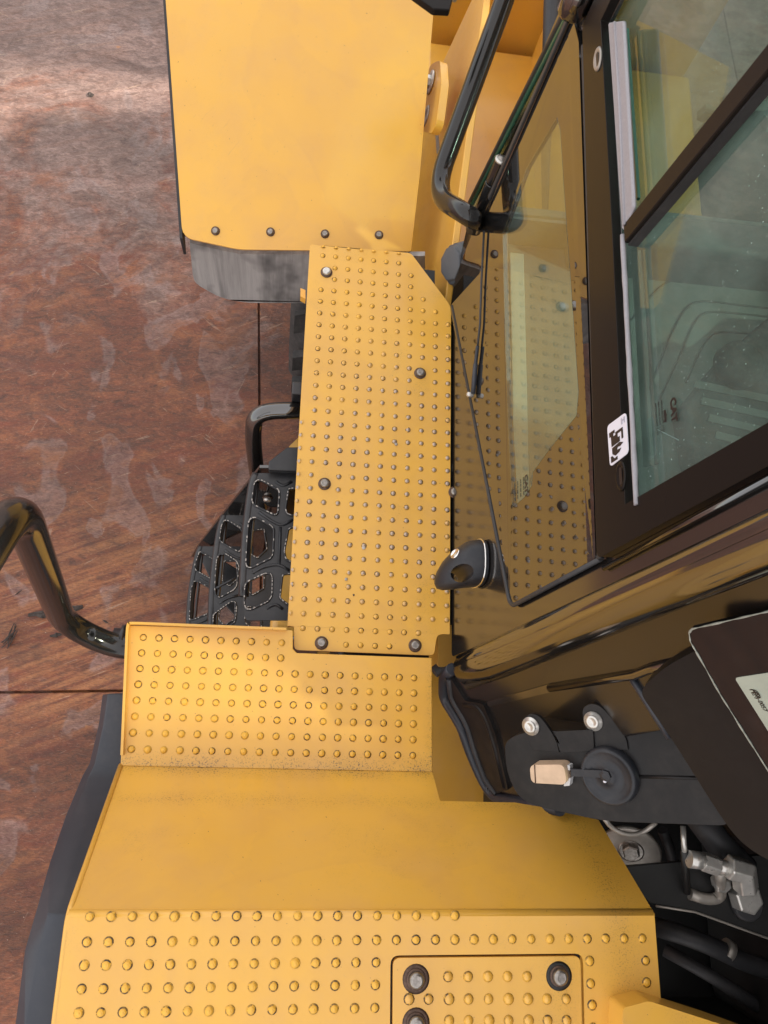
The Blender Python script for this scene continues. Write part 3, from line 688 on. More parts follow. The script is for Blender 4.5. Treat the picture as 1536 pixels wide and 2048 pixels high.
# unseen plates added ahead of the cab, shaped to pass a wedge of sun
part(MB().poly([(1.48, 1.12, 1.55), (1.48, 1.12, 2.80), (1.48, 1.27, 2.70), (1.48, 1.345, 2.61), (1.48, 1.862, 1.98), (1.48, 1.93, 1.5)], (.05, 0, 0)), 'sun_blocker_plate', M['yel'], bevel=.006)
part(MB().poly([(1.48, 1.975, 1.5), (1.48, 1.955, 1.99), (1.48, 1.675, 2.66), (1.48, 1.70, 2.85), (1.48, 3.6, 2.6), (1.48, 3.9, 1.3)], (.05, 0, 0)), 'sun_blocker_plate', M['yel'], bevel=.006)
part(MB().tube([(.62, 1.12, dz+.05), (.60, 1.5, dz+.12), (.56, yc-.02, dz+.3)], .022, 14, bend=.1), 'hydraulic_hose', M['rubber'])
part(MB().tube([(.72, 1.12, dz+.04), (.74, 1.5, dz+.09), (.70, yc-.02, dz+.26)], .022, 14, bend=.1), 'hydraulic_hose', M['rubber'])
kn = P(906, 522, 1.52)
part(MB().lathe(kn+Vector((.02, 0, -.01)), (-.90, -.25, .35), [(.050, -.02), (.050, .006), (.045, .010), (.045, .018), (.038, .023), (.036, .030), (.024, .034), (0, .034)], 8, smooth=False), 'rubber_stop', M['stopr'], bevel=.003, label='grey blue eight sided rubber stop by the cab corner')

# ---- cab side: the door
def line_at(a, b, z):                         # a point on the wall line a-b at height z
    t = (z-a.z)/(b.z-a.z); return a+(b-a)*t
clear_px = [(1011, 468), (1058, 340), (1120, 236), (1127, 262), (1136, 400), (1148, 560), (1164, 785), (1160, 832), (1105, 900), (1072, 945), (1070, 972), (1054, 996), (1031, 1016), (1022, 850), (1014, 600)]
A0, A1 = PW(932, 462), PW(1132, -10); R0, R1 = PW(903, 1313), PW(1536, 1047)
F0, F1 = PW(1212, 1120), PW(1536, 948)
doorp = [PW(903, 1314), PW(904, 612), PW(912, 552), A0, line_at(A0, A1, 3.02), line_at(R0, R1, 3.02)]
win = [PW(1270, 1010), PW(1243, 470), PW(1218, 45), line_at(PW(1218, 45), PW(1218, 45)+(A1-A0), 2.92), line_at(PW(1270, 1010), PW(1536, 862), 2.92)]
clr = [PW(*q) for q in clear_px]; cc = sum(clr, Vector())/len(clr)
door = part(MB().poly(rounded(doorp, [.012, .03, .03, 0, 0, 0], 4), WN*-.006, [win, [cc+(p-cc)*1.03 for p in clr]]), 'cab_door', M['panel'], bevel=.002, label='glossy black cab door mirroring the studded walkway')
lo = [PW(905, 618, .001), PW(916, 553, .001), PW(950, 465, .001), PW(1148, 40, .001), PW(1163, 62, .001), PW(1199, 1117, .001), PW(1022, 1212, .001)]
part(MB().poly(rounded(lo, [.01, .01, .02, .01, .004, .006, .008], 4), WN*.005, [clr]), 'glass_border', M['frit'], door, label='black printed border of the lower door glass')
part(MB().poly([p+WN*.0055 for p in clr], WN*-.004), 'lower_glass', M['glassl'], door)
part(MB().tube([PW(905, 612, .005), PW(1021, 1214, .006), PW(1201, 1118, .006)], .0034, 10, bend=.02), 'glass_seal', M['rubber'], door)
part(MB().tube([PW(1201, 1118, .006), PW(1168, 92, .006)], .0042, 10), 'glass_seal', M['rubber'], door)
# raised frame round the upper window
fU = [PW(1180, 55), F0, line_at(F0, F1, 2.98), line_at(PW(1180, 55), PW(1180, 55)+(A1-A0), 2.98)]
fr_o = part(MB().poly(rounded([p+WN*.012 for p in fU], [.012, .012, 0, 0], 4), WN*-.0118, [[p+WN*.012 for p in win]]), 'window_frame', M['frame'], door, bevel=.006, seg=4)
m0, m1 = PW(1247, 468, .013), PW(1536, 112, .013)
mt = line_at(m0, m1, 2.93); sd = Vector((0, .0125, 0))
part(MB().poly([m0-sd, m0+sd, mt+sd, mt-sd], WN*-.014), 'mullion', M['frame'], door, bevel=.002)
part(MB().poly([m0-sd*1.15-WN*.005, m0-sd*1.0-WN*.005, mt-sd*1.0-WN*.005, mt-sd*1.15-WN*.005], WN*-.012), 'mullion_seal', M['rubber'], door)
gp = [PW(1262, 1012), PW(1236, 462), line_at(m0, m1, 2.95), line_at(PW(1262, 1012), PW(1536, 862), 2.95)]
part(MB().poly([gp[0]-WN*.004, PW(1240, 470)-WN*.004, mt-WN*.017, gp[3]-WN*.004], WN*-.004), 'sliding_pane', M['glass'], door, label='dusty tinted rear pane of the door window')
part(MB().poly([PW(1240, 470)-WN*.012, PW(1212, 30)-WN*.012, win[3]-WN*.012, mt-WN*.025], WN*-.004), 'fixed_pane', M['glass'], door, label='clear tinted front pane of the door window')
# sealant bead along the window sill: broad in front, thin behind
part(MB().poly([PW(1216, 44, .0130), PW(1246, 40, .0130), PW(1266, 412, .0130), PW(1244, 462, .0130)], WN*-.006), 'sealant_strip', M['seal'], door, bevel=.003, label='broad pale grey sealant strip under the front pane')
part(MB().tube([PW(1229, 45, .013), PW(1240, 230, .013), PW(1249, 450, .013)], .0022, 8), 'sealant_bead', M['seal'], door)
sb = MB()
pp = [PW(1245+28*k/24+random.uniform(-.4, .4), 470+540*k/24, .012) for k in range(25)]
part(sb.tube(pp, [random.uniform(.0024, .0034) for _ in pp], 8), 'sealant_bead', M['seal'], door)
part(MB().poly([PW(1262, 500, -.03), PW(1276, 500, -.03), PW(1302, 930, -.03), PW(1287, 935, -.03)], WN*-.004), 'inner_channel', M['alu'], door)
part(MB().poly([PW(1284, 500, -.034), PW(1287, 500, -.034), PW(1313, 925, -.034), PW(1309, 930, -.034)], WN*-.004), 'inner_channel', M['dash'], door)
part(MB().poly([PW(1249, 60, -.002), PW(1252, 55, -.002), PW(1275, 395, -.002), PW(1272, 400, -.002)], WN*-.004), 'pane_edge', M['green'], door)
# keyhole dimples in the frame
for x, y, L in ((1196, 118, 1), (1243, 952, 0)):
    c = PW(x, y, .0125); up = Vector((math.sin(LEAN), 0, math.cos(LEAN)))
    rs = []
    for s_, h_ in ((1.0, 0), (.9, .0018), (.72, .0022), (.5, .0002)):
        rs.append([c+(Vector((0, 1, 0))*math.cos(a)*.018*s_+up*math.sin(a)*.011*s_)+WN*h_ for a in [2*math.pi*k/20 for k in range(20)]])
    part(MB().loft(rs), 'dimple', M['steeld'] if L else M['frame'], door)
    part(MB().poly(rounded([c+Vector((0, s1*.010, 0))+up*s2*.0028+WN*.0006 for s1, s2 in ((-1, -1), (1, -1), (1, 1), (-1, 1))], .002), WN*.0006), 'slot', M['ink'], door)
# gas spring on the glass
part(MB().tube([PW(968, 462, .010), PW(963, 560, .010), PW(960, 648, .010), PW(955, 695, .010)], .0021, 8), 'spring_rod', M['rubber'], door)
part(MB().tube([PW(955, 692, .011), PW(951, 728, .011), PW(951, 728, .011)+Vector((0, -.001, 0)), PW(946, 788, .011)], [.0034, .0034, .0046, .0046], 12), 'gas_spring', M['flare'], door)
part(MB().lathe(PW(946, 790, .010), WN, [(.005, 0), (.005, .010), (.003, .012), (0, .012)], 12), 'spring_end', M['steel'], door)
# handbook sticker: white card, printed book, spanner and head
c4 = [PW(1214, 852, .0130), PW(1252, 824, .0130), PW(1257, 905, .0130), PW(1220, 934, .0130)]
def card(u, v, off=0): # u across (0..1 from left edge), v down
    a = c4[0]*(1-u)+c4[1]*u; b_ = c4[3]*(1-u)+c4[2]*u; return a*(1-v)+b_*v+WN*off
stk = part(MB().poly(rounded(c4, .006, 4), WN*-.0008), 'sticker', M['white'], door, label='white sticker with an open book symbol on the door frame')
def ink(pts, mat='ink'): part(MB().poly([card(u, v, .0006) for u, v in pts], WN*-.0005), 'print', M[mat], door)
ink([(.10, .22), (.38, .22), (.38, .29), (.30, .29), (.30, .36), (.52, .36), (.52, .46), (.62, .46), (.62, .58), (.18, .58), (.18, .33), (.10, .33)])
ink([(.42, .30), (.80, .30), (.80, .56), (.72, .56), (.72, .36), (.42, .36)])
ink([(.20, .62), (.60, .60), (.78, .66), (.62, .70), (.48, .68), (.44, .74), (.66, .76), (.56, .82), (.34, .84), (.20, .76)])
ink([(.10, .80), (.18, .80), (.30, .90), (.44, .88), (.44, .96), (.10, .94)])
ink([(.74, .08), (.80, .08), (.80, .22), (.74, .22)], 'inkg'); ink([(.88, .08), (.93, .08), (.93, .22), (.88, .22)], 'inkg'); ink([(.80, .12), (.88, .12), (.88, .15), (.80, .15)], 'inkg')
# maker's mark and approval print on the glass
def text(body, size, o, ux, uy, mat, parent, name='print', bold=0):
    cu = bpy.data.curves.new('t', 'FONT'); cu.body = body; cu.size = size; cu.align_x = 'CENTER'; cu.align_y = 'CENTER'; cu.offset = bold; cu.extrude = .0002
    ob = bpy.data.objects.new('t', cu); COL.objects.link(ob); dg = bpy.context.evaluated_depsgraph_get(); me = bpy.data.meshes.new_from_object(ob.evaluated_get(dg)); bpy.data.objects.remove(ob)
    ux = Vector(ux).normalized(); n = ux.cross(Vector(uy)).normalized(); uy = n.cross(ux)
    me.transform(Matrix(((ux.x, uy.x, n.x, o[0]), (ux.y, uy.y, n.y, o[1]), (ux.z, uy.z, n.z, o[2]), (0, 0, 0, 1))))
    me.materials.clear(); me.materials.append(M[mat]); return link(bpy.data.objects.new(name, me), parent)
def wall_text(body, size, x, y, off, ang, mat='ink', bold=0, parent=None):
    up = Vector((math.sin(LEAN), 0, math.cos(LEAN))); fw = Vector((0, -1, 0))
    ux = fw*math.cos(ang)+up*math.sin(ang); uy = -fw*math.sin(ang)+up*math.cos(ang)
    return text(body, size, PW(x, y, off), ux, uy, mat, parent or door, bold=bold)
wall_text('CAT', .0145, 1052, 968, .0062, 0, bold=.0006)
for k in range(4): wall_text('43R-001589 AS2', .0042, 1047-6*k, 972+4*k, .0062, 0)
wall_text('CAT', .0135, 1347, 820, -.0008, 0, bold=.0006)
wall_text('safety', .006, 1331, 832, -.0008, 0, bold=.0004)
for k in range(3): wall_text('AS2 M-50 DOT 1127', .0042, 1325-6*k, 832+3*k, -.0008, 0)
# pillar strips and windscreen edge in front of the door
fwd = (A1-A0).normalized()
def strip(a, b, wd, off, th, mat, name, parent=LD, bev=.003):
    a = PW(*a, off); b_ = PW(*b, off); b_ = a+(b_-a)*((3.0-a.z)/(b_.z-a.z))
    s = Vector((0, wd, 0)); return part(MB().poly([a, a+s, b_+s, b_], WN*-th), name, mat, parent, bevel=bev, seg=3)
strip((950, 472), (1160, -10), .018, .008, .014, M['panel'], 'pillar_strip')
strip((976, 400), (1178, -60), .010, .012, .004, M['rubber'], 'pillar_seal', bev=.001)
ws_l0 = PW(985, 340, .006)+Vector((0, .012, 0)); ws_l1 = PW(1139, 38, .006)+Vector((0, .012, 0)); ws_t = ws_l0+(ws_l1-ws_l0)*((3.0-ws_l0.z)/(ws_l1.z-ws_l0.z))
ws_b = ws_l0+(ws_l1-ws_l0)*((1.62-ws_l0.z)/(ws_l1.z-ws_l0.z))
wsr = [Vector((1.62, ws_b.y+.02, ws_b.z)), Vector((1.55, ws_t.y+.02, ws_t.z))]
cabn = part(MB().poly([ws_b, wsr[0], wsr[1], ws_t], (0, .006, 0)), 'windscreen', M['glass'])
part(MB().tube([ws_b+Vector((-.002, -.004, 0)), ws_t+Vector((-.002, -.004, 0))], .0042, 8), 'windscreen_edge', M['green'], cabn)
part(MB().tube([ws_b+Vector((-.004, .005, 0)), ws_t+Vector((-.004, .005, 0))], .005, 8), 'windscreen_seal', M['rubber'], cabn)
part(MB().lathe(PW(1147, 12, .02), (A1-A0), [(.016, -.015), (.02, -.01), (.02, .03), (.016, .035)], 12), 'hinge_knuckle', M['gloss'])
# hinge barrel and the long grab rail
h0, h1 = PW(944, 462, .008), PW(1003, 320, .008)
part(MB().tube([h0, h0+(h1-h0)*.34], .0135, 20), 'hinge_barrel', M['rail'], bevel=.002)
part(MB().tube([h0+(h1-h0)*.345, h0+(h1-h0)*.70], .0127, 20), 'hinge_barrel', M['rail'], bevel=.002)
part(MB().tube([h0+(h1-h0)*.705, h1], .0120, 20), 'hinge_barrel', M['rail'], bevel=.002)
part(MB().lathe(h1, (h1-h0), [(.0122, -.002), (.0126, .002), (.0095, .004)], 20), 'hinge_cap', M['steel'])
part(MB().lathe(h1, (h1-h0), [(.0095, .001), (.008, .005), (.0, .007)], 20), 'hinge_pin', M['boltdark'])
part(MB().tube([PW(953, 442, .012), PW(938, 432, .05), P(866, 388, 1.655), P(1018, -25, 1.84), P(1060, -160, 1.9)], .0188, 24, bend=.075), 'door_grab_rail', M['rail'], label='long glossy black grab rail ahead of the cab door')

# ---- door handle
hb = PW(958, 1133, .002); up = Vector((math.sin(LEAN), 0, math.cos(LEAN))); fy = Vector((0, 1, 0))
def hring(off, cy, cz, ry, rz, n=24, p=2.6):
    r = []
    for k in range(n):
        a = 2*math.pi*k/n; c_, s_ = math.cos(a), math.sin(a)
        r.append(hb+WN*off+fy*(cy+ry*math.copysign(abs(c_)**(2/p), c_))+up*(cz+rz*math.copysign(abs(s_)**(2/p), s_)))
    return r
hd = part(MB().loft([hring(0, .004, .004, .040, .046), hring(.008, .004, .004, .040, .046), hring(.026, .001, .0, .039, .043), hring(.044, -.007, -.008, .034, .036), hring(.058, -.016, -.016, .026, .027), hring(.067, -.023, -.022, .016, .016), hring(.071, -.026, -.025, .006, .006)]), 'door_handle', M['cap'], label='chunky dark grey door handle with a lock')
def vring(cz, off, cy, ro, ry):
    return [hb+WN*(off+ro*math.cos(a))+fy*(cy+ry*math.sin(a))+up*cz for a in [2*math.pi*k/18 for k in range(18)]]
cut = MB().loft([vring(-.09, .040, -.019, .015, .014), vring(.0, .040, -.019, .015, .014), vring(.09, .040, -.019, .018, .017)]).build('cutter', M['cap'])
bo = hd.modifiers.new('finger_hole', 'BOOLEAN'); bo.object = cut; bo.operation = 'DIFFERENCE'; bo.solver = 'EXACT'
dg = bpy.context.evaluated_depsgraph_get(); hme = bpy.data.meshes.new_from_object(hd.evaluated_get(dg)); hd.modifiers.clear(); hd.data = hme; bpy.data.objects.remove(cut)
for p_ in hme.polygons: p_.use_smooth = True
hme.set_sharp_from_angle(angle=math.radians(40))
rr = hring(.006, .004, .004, .0405, .0465)
part(MB().tube(rr+rr[:2], .0016, 8, caps=False), 'chrome_trim', M['chrome'], hd)
lkp = hb+WN*.046+fy*.016+up*.012
ln = (WN+fy*.55+up*.45).normalized()
part(MB().lathe(lkp+ln*-.002, ln, [(.0100, -.006), (.0100, .004), (.0085, .0055), (.0080, .0045), (.0, .0045)], 20), 'lock', M['chrome'], hd)

# ---- rear corner of the cab: post, moulded corner panel, washer bottle, corner window
A_, B_, C_ = P(900, 1345, 1.5), P(1536, 1090, 2.3), P(1000, 1595, 1.42)
CN = (B_-A_).cross(C_-A_).normalized()
if CN.x > 0: CN = -CN
def PC(x, y, off=0): return PL(x, y, A_+CN*off, CN)
cp = [PC(905, 1352), PC(1560, 1080), PC(1640, 1200), PC(1440, 1400), PC(1330, 1462), PC(1240, 1478), PC(1160, 1520), PC(1090, 1590), PC(1030, 1604), PC(988, 1592), PC(962, 1545), PC(924, 1450), PC(890, 1396)]
cpan = part(MB().poly(cp, CN*-.02), 'corner_panel', M['cpanel'], bevel=.004, label='black moulded panel at the rear corner of the cab')
part(MB().poly(rounded([PC(898, 1352, .006), PC(930, 1402, .006), PC(966, 1408, .006), PC(990, 1468, .006), PC(1016, 1580, .006), PC(990, 1588, .006), PC(966, 1540, .006), PC(930, 1450, .006), PC(896, 1396, .006)], .006), CN*-.008), 'shroud', M['tank'], cpan, bevel=.003)
part(MB().tube([PC(905, 1338, .0), PC(889, 1352, .0), PC(888, 1395, .0), PC(923, 1450, .0), PC(942, 1505, .0), PC(966, 1560, .0), PC(987, 1592, .0), PC(1030, 1602, .0), PC(1120, 1618, 0)], .0115, 12, bend=.02), 'panel_rim', M['flare'], cpan)
part(MB().tube([PC(899, 1356, .004), PC(903, 1395, .004), PC(935, 1448, .004), PC(950, 1500, .004), PC(972, 1560, .004), PC(994, 1586, .003)], .007, 12, bend=.02), 'panel_rim', M['rubber'], cpan)
part(MB().tube([PC(930, 1408, .002), PC(962, 1411, .003), PC(985, 1470, .004), PC(1009, 1572, .003)], .006, 10, bend=.03), 'panel_rib', M['tank'], cpan)
part(MB().poly(rounded([PC(973, 1404, .003), PC(1100, 1368, .003), PC(1104, 1384, .003), PC(978, 1414, .003)], .004), CN*-.004), 'panel_bar', M['panel'], cpan, bevel=.002)
part(MB().tube([PC(1100, 1376, .002), PC(1270, 1350, .003), PC(1300, 1338, .003), PC(1400, 1316, .003)], .006, 10), 'panel_bar', M['panel'], cpan)
part(MB().tube([PC(1264, 1356, .001), PC(1340, 1475, .001)], .005, 10), 'panel_rib', M['flare'], cpan)
p0 = P(940, 1341, 1.55); p1 = PW(1560, 1075, .006); dv = (p1-p0)
pts = [p0-dv*.030, p0-dv*.026, p0-dv*.014, p0+dv*.005]+[p0+dv*(k/6) for k in range(1, 7)]+[p0+dv*1.8]
part(MB().tube(pts, [.004, .018, .029, .0335, .0345, .033, .031, .029, .027, .026, .026], 28, flat=.85), 'corner_post', M['post'], label='rounded glossy black corner post behind the door')
part(MB().tube([PW(918, 1314, .004), PW(1560, 1050, .004)], .0042, 10), 'door_seal', M['gloss'])
part(MB().tube([PW(1208, 1137, .004), PW(1560, 946, .004)], .0032, 10), 'door_seal', M['gloss'])
part(MB().tube([PC(935, 1372, .004), PC(1560, 1120, .006)], .007, 10), 'post_seal', M['rubber'])
# washer bottle
RN = Vector((-.70, -.30, .64)).normalized(); R_0 = P(1225, 1550, 1.885)
def PR(x, y, off=0): return PL(x, y, R_0+RN*off, RN)
tank = part(MB().poly(rounded([PR(1009, 1484), PR(1040, 1466), PR(1330, 1450), PR(1400, 1520), PR(1470, 1652), PR(1210, 1643), PR(1042, 1606), PR(1013, 1545)], [.012, .02, .02, .02, .02, .03, .04, .03], 5), RN*-.095), 'washer_bottle', M['tank'], bevel=.020, seg=5, label='black plastic washer fluid bottle behind the cab')
part(MB().poly(rounded([PR(1066, 1500, .003), PR(1044, 1440, .003), PR(1060, 1426, .003), PR(1080, 1432, .003), PR(1112, 1478, .003), PR(1118, 1505, .003)], [0, .02, .02, .012, .02, 0], 4), RN*-.006), 'mounting_tab', M['tank'], tank, bevel=.002)
part(MB().poly(rounded([PR(1188, 1500, .003), PR(1160, 1420, .003), PR(1180, 1406, .003), PR(1202, 1412, .003), PR(1252, 1472, .003), PR(1256, 1500, .003)], [0, .02, .02, .012, .02, 0], 4), RN*-.006), 'mounting_tab', M['tank'], tank, bevel=.002)
for x, y in ((1062, 1452), (1187, 1442)):
    mb = MB().lathe(PR(x, y, .003), RN, [(.0135, 0), (.0135, .0018), (.0095, .002), (.0095, .005), (.006, .0065), (.005, .0045), (0, .0045)], 20)
    part(mb, 'tab_screw', M['steel'], tank)
part(MB().tube([PR(1262, 1553, .0005), PR(1440, 1557, .0005)], .0022, 6), 'mould_seam', M['tank'], tank)
part(MB().poly(rounded([PR(1108, 1463, .006), PR(1186, 1459, .006), PR(1188, 1502, .006), PR(1120, 1506, .006)], .006), RN*-.01), 'ledge', M['tank'], tank, bevel=.004, seg=3)
cpo = PR(1222, 1548, -.001)
part(MB().lathe(cpo, RN, [(.0400, -.01), (.0405, .004), (.0385, .012), (.034, .014), (.0325, .0115), (.027, .0120), (.0245, .0105), (.012, .0105), (.011, .013), (.0, .0132)], 40), 'filler_cap', M['cap'], tank)
part(MB().lathe(PR(1212, 1550, .012), RN, [(.008, 0), (.008, .004), (.004, .0055), (0, .0055)], 6, smooth=False), 'cap_hub', M['cap'], tank)
part(MB().poly([PR(1140, 1538, .012), PR(1205, 1541, .014), PR(1205, 1556, .014), PR(1140, 1553, .012)], RN*-.004), 'cap_strap', M['cap'], tank, bevel=.0015)
part(MB().poly(rounded([PR(1059, 1530, .020), PR(1128, 1529, .020), PR(1133, 1570, .020), PR(1062, 1566, .020)], .009, 5), RN*-.022), 'tan_stopper', M['tan'], tank, bevel=.006, seg=4, label='tan plastic stopper on the washer bottle')
part(MB().tube([PR(1069, 1530, .0205), PR(1071, 1567, .0205)], .0009, 6), 'stopper_groove', M['boltrust'], tank)
part(MB().poly([PR(1126, 1530, .010), PR(1139, 1531, .010), PR(1140, 1541, .010), PR(1126, 1541, .010)], RN*-.012), 'clip', M['pale'], tank, bevel=.001)
part(MB().poly([PR(1128, 1556, .010), PR(1141, 1556, .010), PR(1139, 1572, .010), PR(1127, 1573, .010)], RN*-.012), 'clip', M['pale'], tank, bevel=.001)
part(MB().lathe(PR(1210, 1562, .0125), RN, [(.0028, 0), (.002, .002), (0, .0025)], 10), 'white_drip', M['white'], tank)
# corner window
GO = P(1420, 1400, 2.12); GN = Vector((-.62, -.68, .36)).normalized()
def PG(x, y, off=0): return PL(x, y, GO+GN*off, GN)
dkp = [PG(1278, 1384), PG(1322, 1338), PG(1400, 1296), PG(1700, 1180), PG(1700, 1800), PG(1525, 1716), PG(1478, 1682), PG(1440, 1632), PG(1342, 1476), PG(1300, 1416)]
cw = part(MB().poly(rounded(dkp, [.02, .03, 0, 0, 0, .04, .05, .05, .02, .02], 4), GN*-.016), 'corner_window_panel', M['matte'], bevel=.006, seg=3)
gpx = [(1378, 1264), (1384, 1258), (1540, 1222), (1700, 1185), (1700, 1800), (1545, 1555), (1440, 1388), (1392, 1304), (1380, 1282)]
gw = part(MB().poly([PG(*q, .016) for q in gpx], GN*-.006), 'corner_glass', M['cglass'], label='dark tinted corner window with a chipped edge')
ch = MB(); eg = [PG(*q, .0165) for q in ((1540, 1222), (1450, 1243), (1384, 1258), (1378, 1266), (1381, 1284), (1394, 1306), (1440, 1388), (1490, 1468), (1545, 1555), (1600, 1640))]
fine = []
for a, b_ in zip(eg, eg[1:]):
    for k in range(5): fine.append(a+(b_-a)*k/5)
part(ch.tube(fine, [random.uniform(.0003, .0015) for _ in fine], 6), 'chipped_edge', M['edge'], gw)
part(MB().poly(rounded([PG(1469, 1356, .0168), PG(1640, 1330, .0168), PG(1640, 1640, .0168), PG(1541, 1470, .0168)], [.004, 0, 0, 0]), GN*-.0006), 'clear_area', M['labelpale'], gw)
lo_ = PG(1510, 1388, .0172); uxg = (PG(1530, 1420)-PG(1500, 1370)).normalized()
text('(E)', .012, lo_, uxg, Vector((.3, 0, 1)), 'ink', gw); text('43R-0057', .007, PG(1519, 1402, .0172), uxg, Vector((.3, 0, 1)), 'ink', gw)

# ---- engine bay corner: shelf, washer, fittings
sh = [P(1302, 1806, 1.70), P(1336, 1812, 1.70), P(1390, 1822, 1.70), P(1470, 1852, 1.70), P(1640, 1912, 1.70), P(1640, 1700, 1.70), P(1230, 1735, 1.70)]
shelf = part(MB().poly(sh, (0, 0, -.012)), 'engine_shelf', M['dark'], bevel=.002)
part(MB().tube([P(1312, 1812, 1.702), P(1390, 1824, 1.702), P(1470, 1853, 1.702), P(1640, 1914, 1.702)], .0018, 8), 'shelf_highlight', M['steeld'], shelf)  # pale tube put along the shelf edge as a highlight
part(MB().box((.50, -.75, 1.28), (1.7, -.10, 1.34)), 'engine_bay_floor', M['dark'])
part(MB().box((.72, -.16, 1.34), (1.7, -.12, 2.0)), 'firewall', M['dark'])
wn_ = Vector((-.35, -.55, .75)).normalized()
part(MB().lathe(P(1258, 1702, 1.60), wn_, [(.052, 0), (.052, .006), (.049, .008), (.016, .0082)], 32), 'large_washer', M['steeld'])
part(MB().lathe(P(1262, 1698, 1.607), wn_, [(.021, 0), (.021, .006), (.0185, .0062)], 20), 'washer', M['boltdark'])
part(MB().lathe(P(1262, 1698, 1.612), wn_, [(.0145, 0), (.0145, .010), (.012, .012), (0, .012)], 6, smooth=False), 'bolt_head', M['boltdark'])
part(MB().tube([P(1205, 1632, 1.75), P(1222, 1655, 1.74), P(1245, 1667, 1.74), P(1268, 1670, 1.74), P(1290, 1663, 1.74), P(1312, 1645, 1.75)], .0036, 10, bend=.01), 'drain_hose', M['steeld'])
zf = 1.765
ft_ = part(MB().tube([P(1378, 1718, zf), P(1408, 1722, zf)], .0125, 16), 'pipe_fitting', M['steel'])
part(MB().tube([P(1404, 1722, zf), P(1436, 1733, zf)], .0145, 6), 'hex_nut', M['steel'], ft_, bevel=.0015)
part(MB().tube([P(1436, 1733, zf), P(1462, 1736, zf)], .0100, 16), 'pipe_neck', M['steel'], ft_)
part(MB().tube([P(1455, 1733, zf+.004), P(1487, 1742, zf+.004), P(1492, 1778, zf-.010)], [.019, .021, .019], 6), 'elbow', M['steel'], ft_, bevel=.003)
part(MB().lathe(P(1489, 1795, 1.716), (0, 0, 1), [(.023, -.01), (.023, .014), (.020, .016)], 6, smooth=False), 'hex_nut', M['steel'], ft_, bevel=.0015)
part(MB().lathe(P(1489, 1806, 1.700), (0, 0, 1), [(.025, -.002), (.025, .010), (.022, .013)], 24), 'rubber_base', M['rubber'], ft_)
part(MB().lathe(P(1441, 1764, 1.722), (0, -.5, 1), [(.0135, -.008), (.0135, .010), (.011, .012)], 6, smooth=False), 'hex_nut', M['steel'], ft_, bevel=.001)
part(MB().tube([P(1440, 1740, zf), P(1441, 1764, 1.73), P(1442, 1795, 1.706), P(1415, 1800, 1.706), P(1380, 1788, 1.706)], .0085, 12, bend=.015), 'pipe', M['steeld'], ft_)
part(MB().tube([P(1366, 1652, 1.76), P(1369, 1705, 1.76)], .0042, 8), 'bracket_rod', M['steel'], ft_)
part(MB().tube([P(1369, 1700, 1.76), P(1371, 1740, 1.73), P(1374, 1785, 1.71)], .006, 8), 'bracket_rod', M['dark'], ft_)
part(MB().tube([P(1395, 1630, 1.72), P(1440, 1690, 1.72), P(1490, 1740, 1.71)], .022, 14), 'coolant_hose', M['rubber'])

for a_, r_ in (([(1300, 1850, 1.52), (1400, 1880, 1.56), (1500, 1930, 1.55), (1640, 1960, 1.5)], .016), ([(1330, 1900, 1.45), (1420, 1950, 1.5), (1560, 2040, 1.5)], .012), ([(1325, 1660, 1.60), (1345, 1710, 1.58), (1350, 1770, 1.5)], .009)):
    part(MB().tube([P(*q) for q in a_], r_, 12, bend=.05), 'engine_hose', M['rubber'])
part(MB().tube([P(1448, 1896, 1.556), P(1462, 1904, 1.556)], .0175, 14), 'hose_clamp', M['steeld'])
# ---- cab body behind the door: floor, far side, roof, seat
cab = part(MB().box((.40, .10, 1.20), (1.64, 1.02, 1.52)), 'cab_floor', M['dash'])
part(MB().box((.345, .20, 1.44), (.40, .98, 1.545)), 'door_sill', M['dash'], cab, bevel=.006)
part(MB().box((.427, .28, 1.536), (.458, .97, 1.543)), 'sunlit_sill_strip', M['sill_lit'], cab, bevel=.002)  # sunlight along the sill, painted in as a pale strip
part(MB().box((.42, .18, 1.5205), (1.60, 1.0, 1.535)), 'floor_mat', M['mat'], cab, bevel=.006)
zg = 1.5365
for gl_ in ([(1290, 800), (1340, 672), (1372, 612), (1402, 600), (1480, 610), (1640, 628)], [(1318, 800), (1362, 705), (1390, 640), (1412, 622), (1470, 626), (1640, 645)], [(1372, 765), (1400, 700), (1418, 672), (1440, 662), (1500, 667), (1640, 680)], [(1262, 640), (1330, 560), (1400, 552), (1640, 585)]):
    part(MB().tube([P(*q, zg) for q in gl_], .0022, 6, bend=.05), 'mat_groove', M['groove'], cab)
part(MB().tube([P(1308, 856, 1.56), P(1426, 914, 1.56)], .0012, 6), 'painted_light_line', M['white'], cab)  # white tube painting a thin line of light at the floor edge
part(MB().box((1.02, .14, 1.535), (1.44, .40, 1.98)), 'operator_seat', M['seat'], cab, bevel=.05, seg=4)
part(MB().box((1.02, .10, 1.98), (1.44, .20, 2.50)), 'seat_back', M['seat'], cab, bevel=.05, seg=4)
part(MB().box((.345, .995, 1.2), (1.62, 1.025, 1.62)), 'front_wall', M['dash'], cab)
cons = [P(1368, 812, 1.60), P(1455, 706, 1.60), P(1545, 628, 1.60), P(1700, 640, 1.60), P(1700, 1000, 1.60), P(1400, 1000, 1.60)]
part(MB().poly(cons, (0, 0, -.06)), 'console', M['seat'], cab, bevel=.01)
for k in range(6): part(MB().poly([P(1392+14*k, 820+34*k-60, 1.603), P(1640, 872+34*k-60, 1.603), P(1640, 886+34*k-60, 1.603), P(1388+14*k, 834+34*k-60, 1.603)], (0, 0, -.004)), 'console_rib', M['dash'], cab)
part(MB().lathe(P(1472, 735, 1.605), (0, 0, 1), [(.05, 0), (.05, .02), (.042, .028), (0, .03)], 24), 'console_knob', M['seat'], cab)
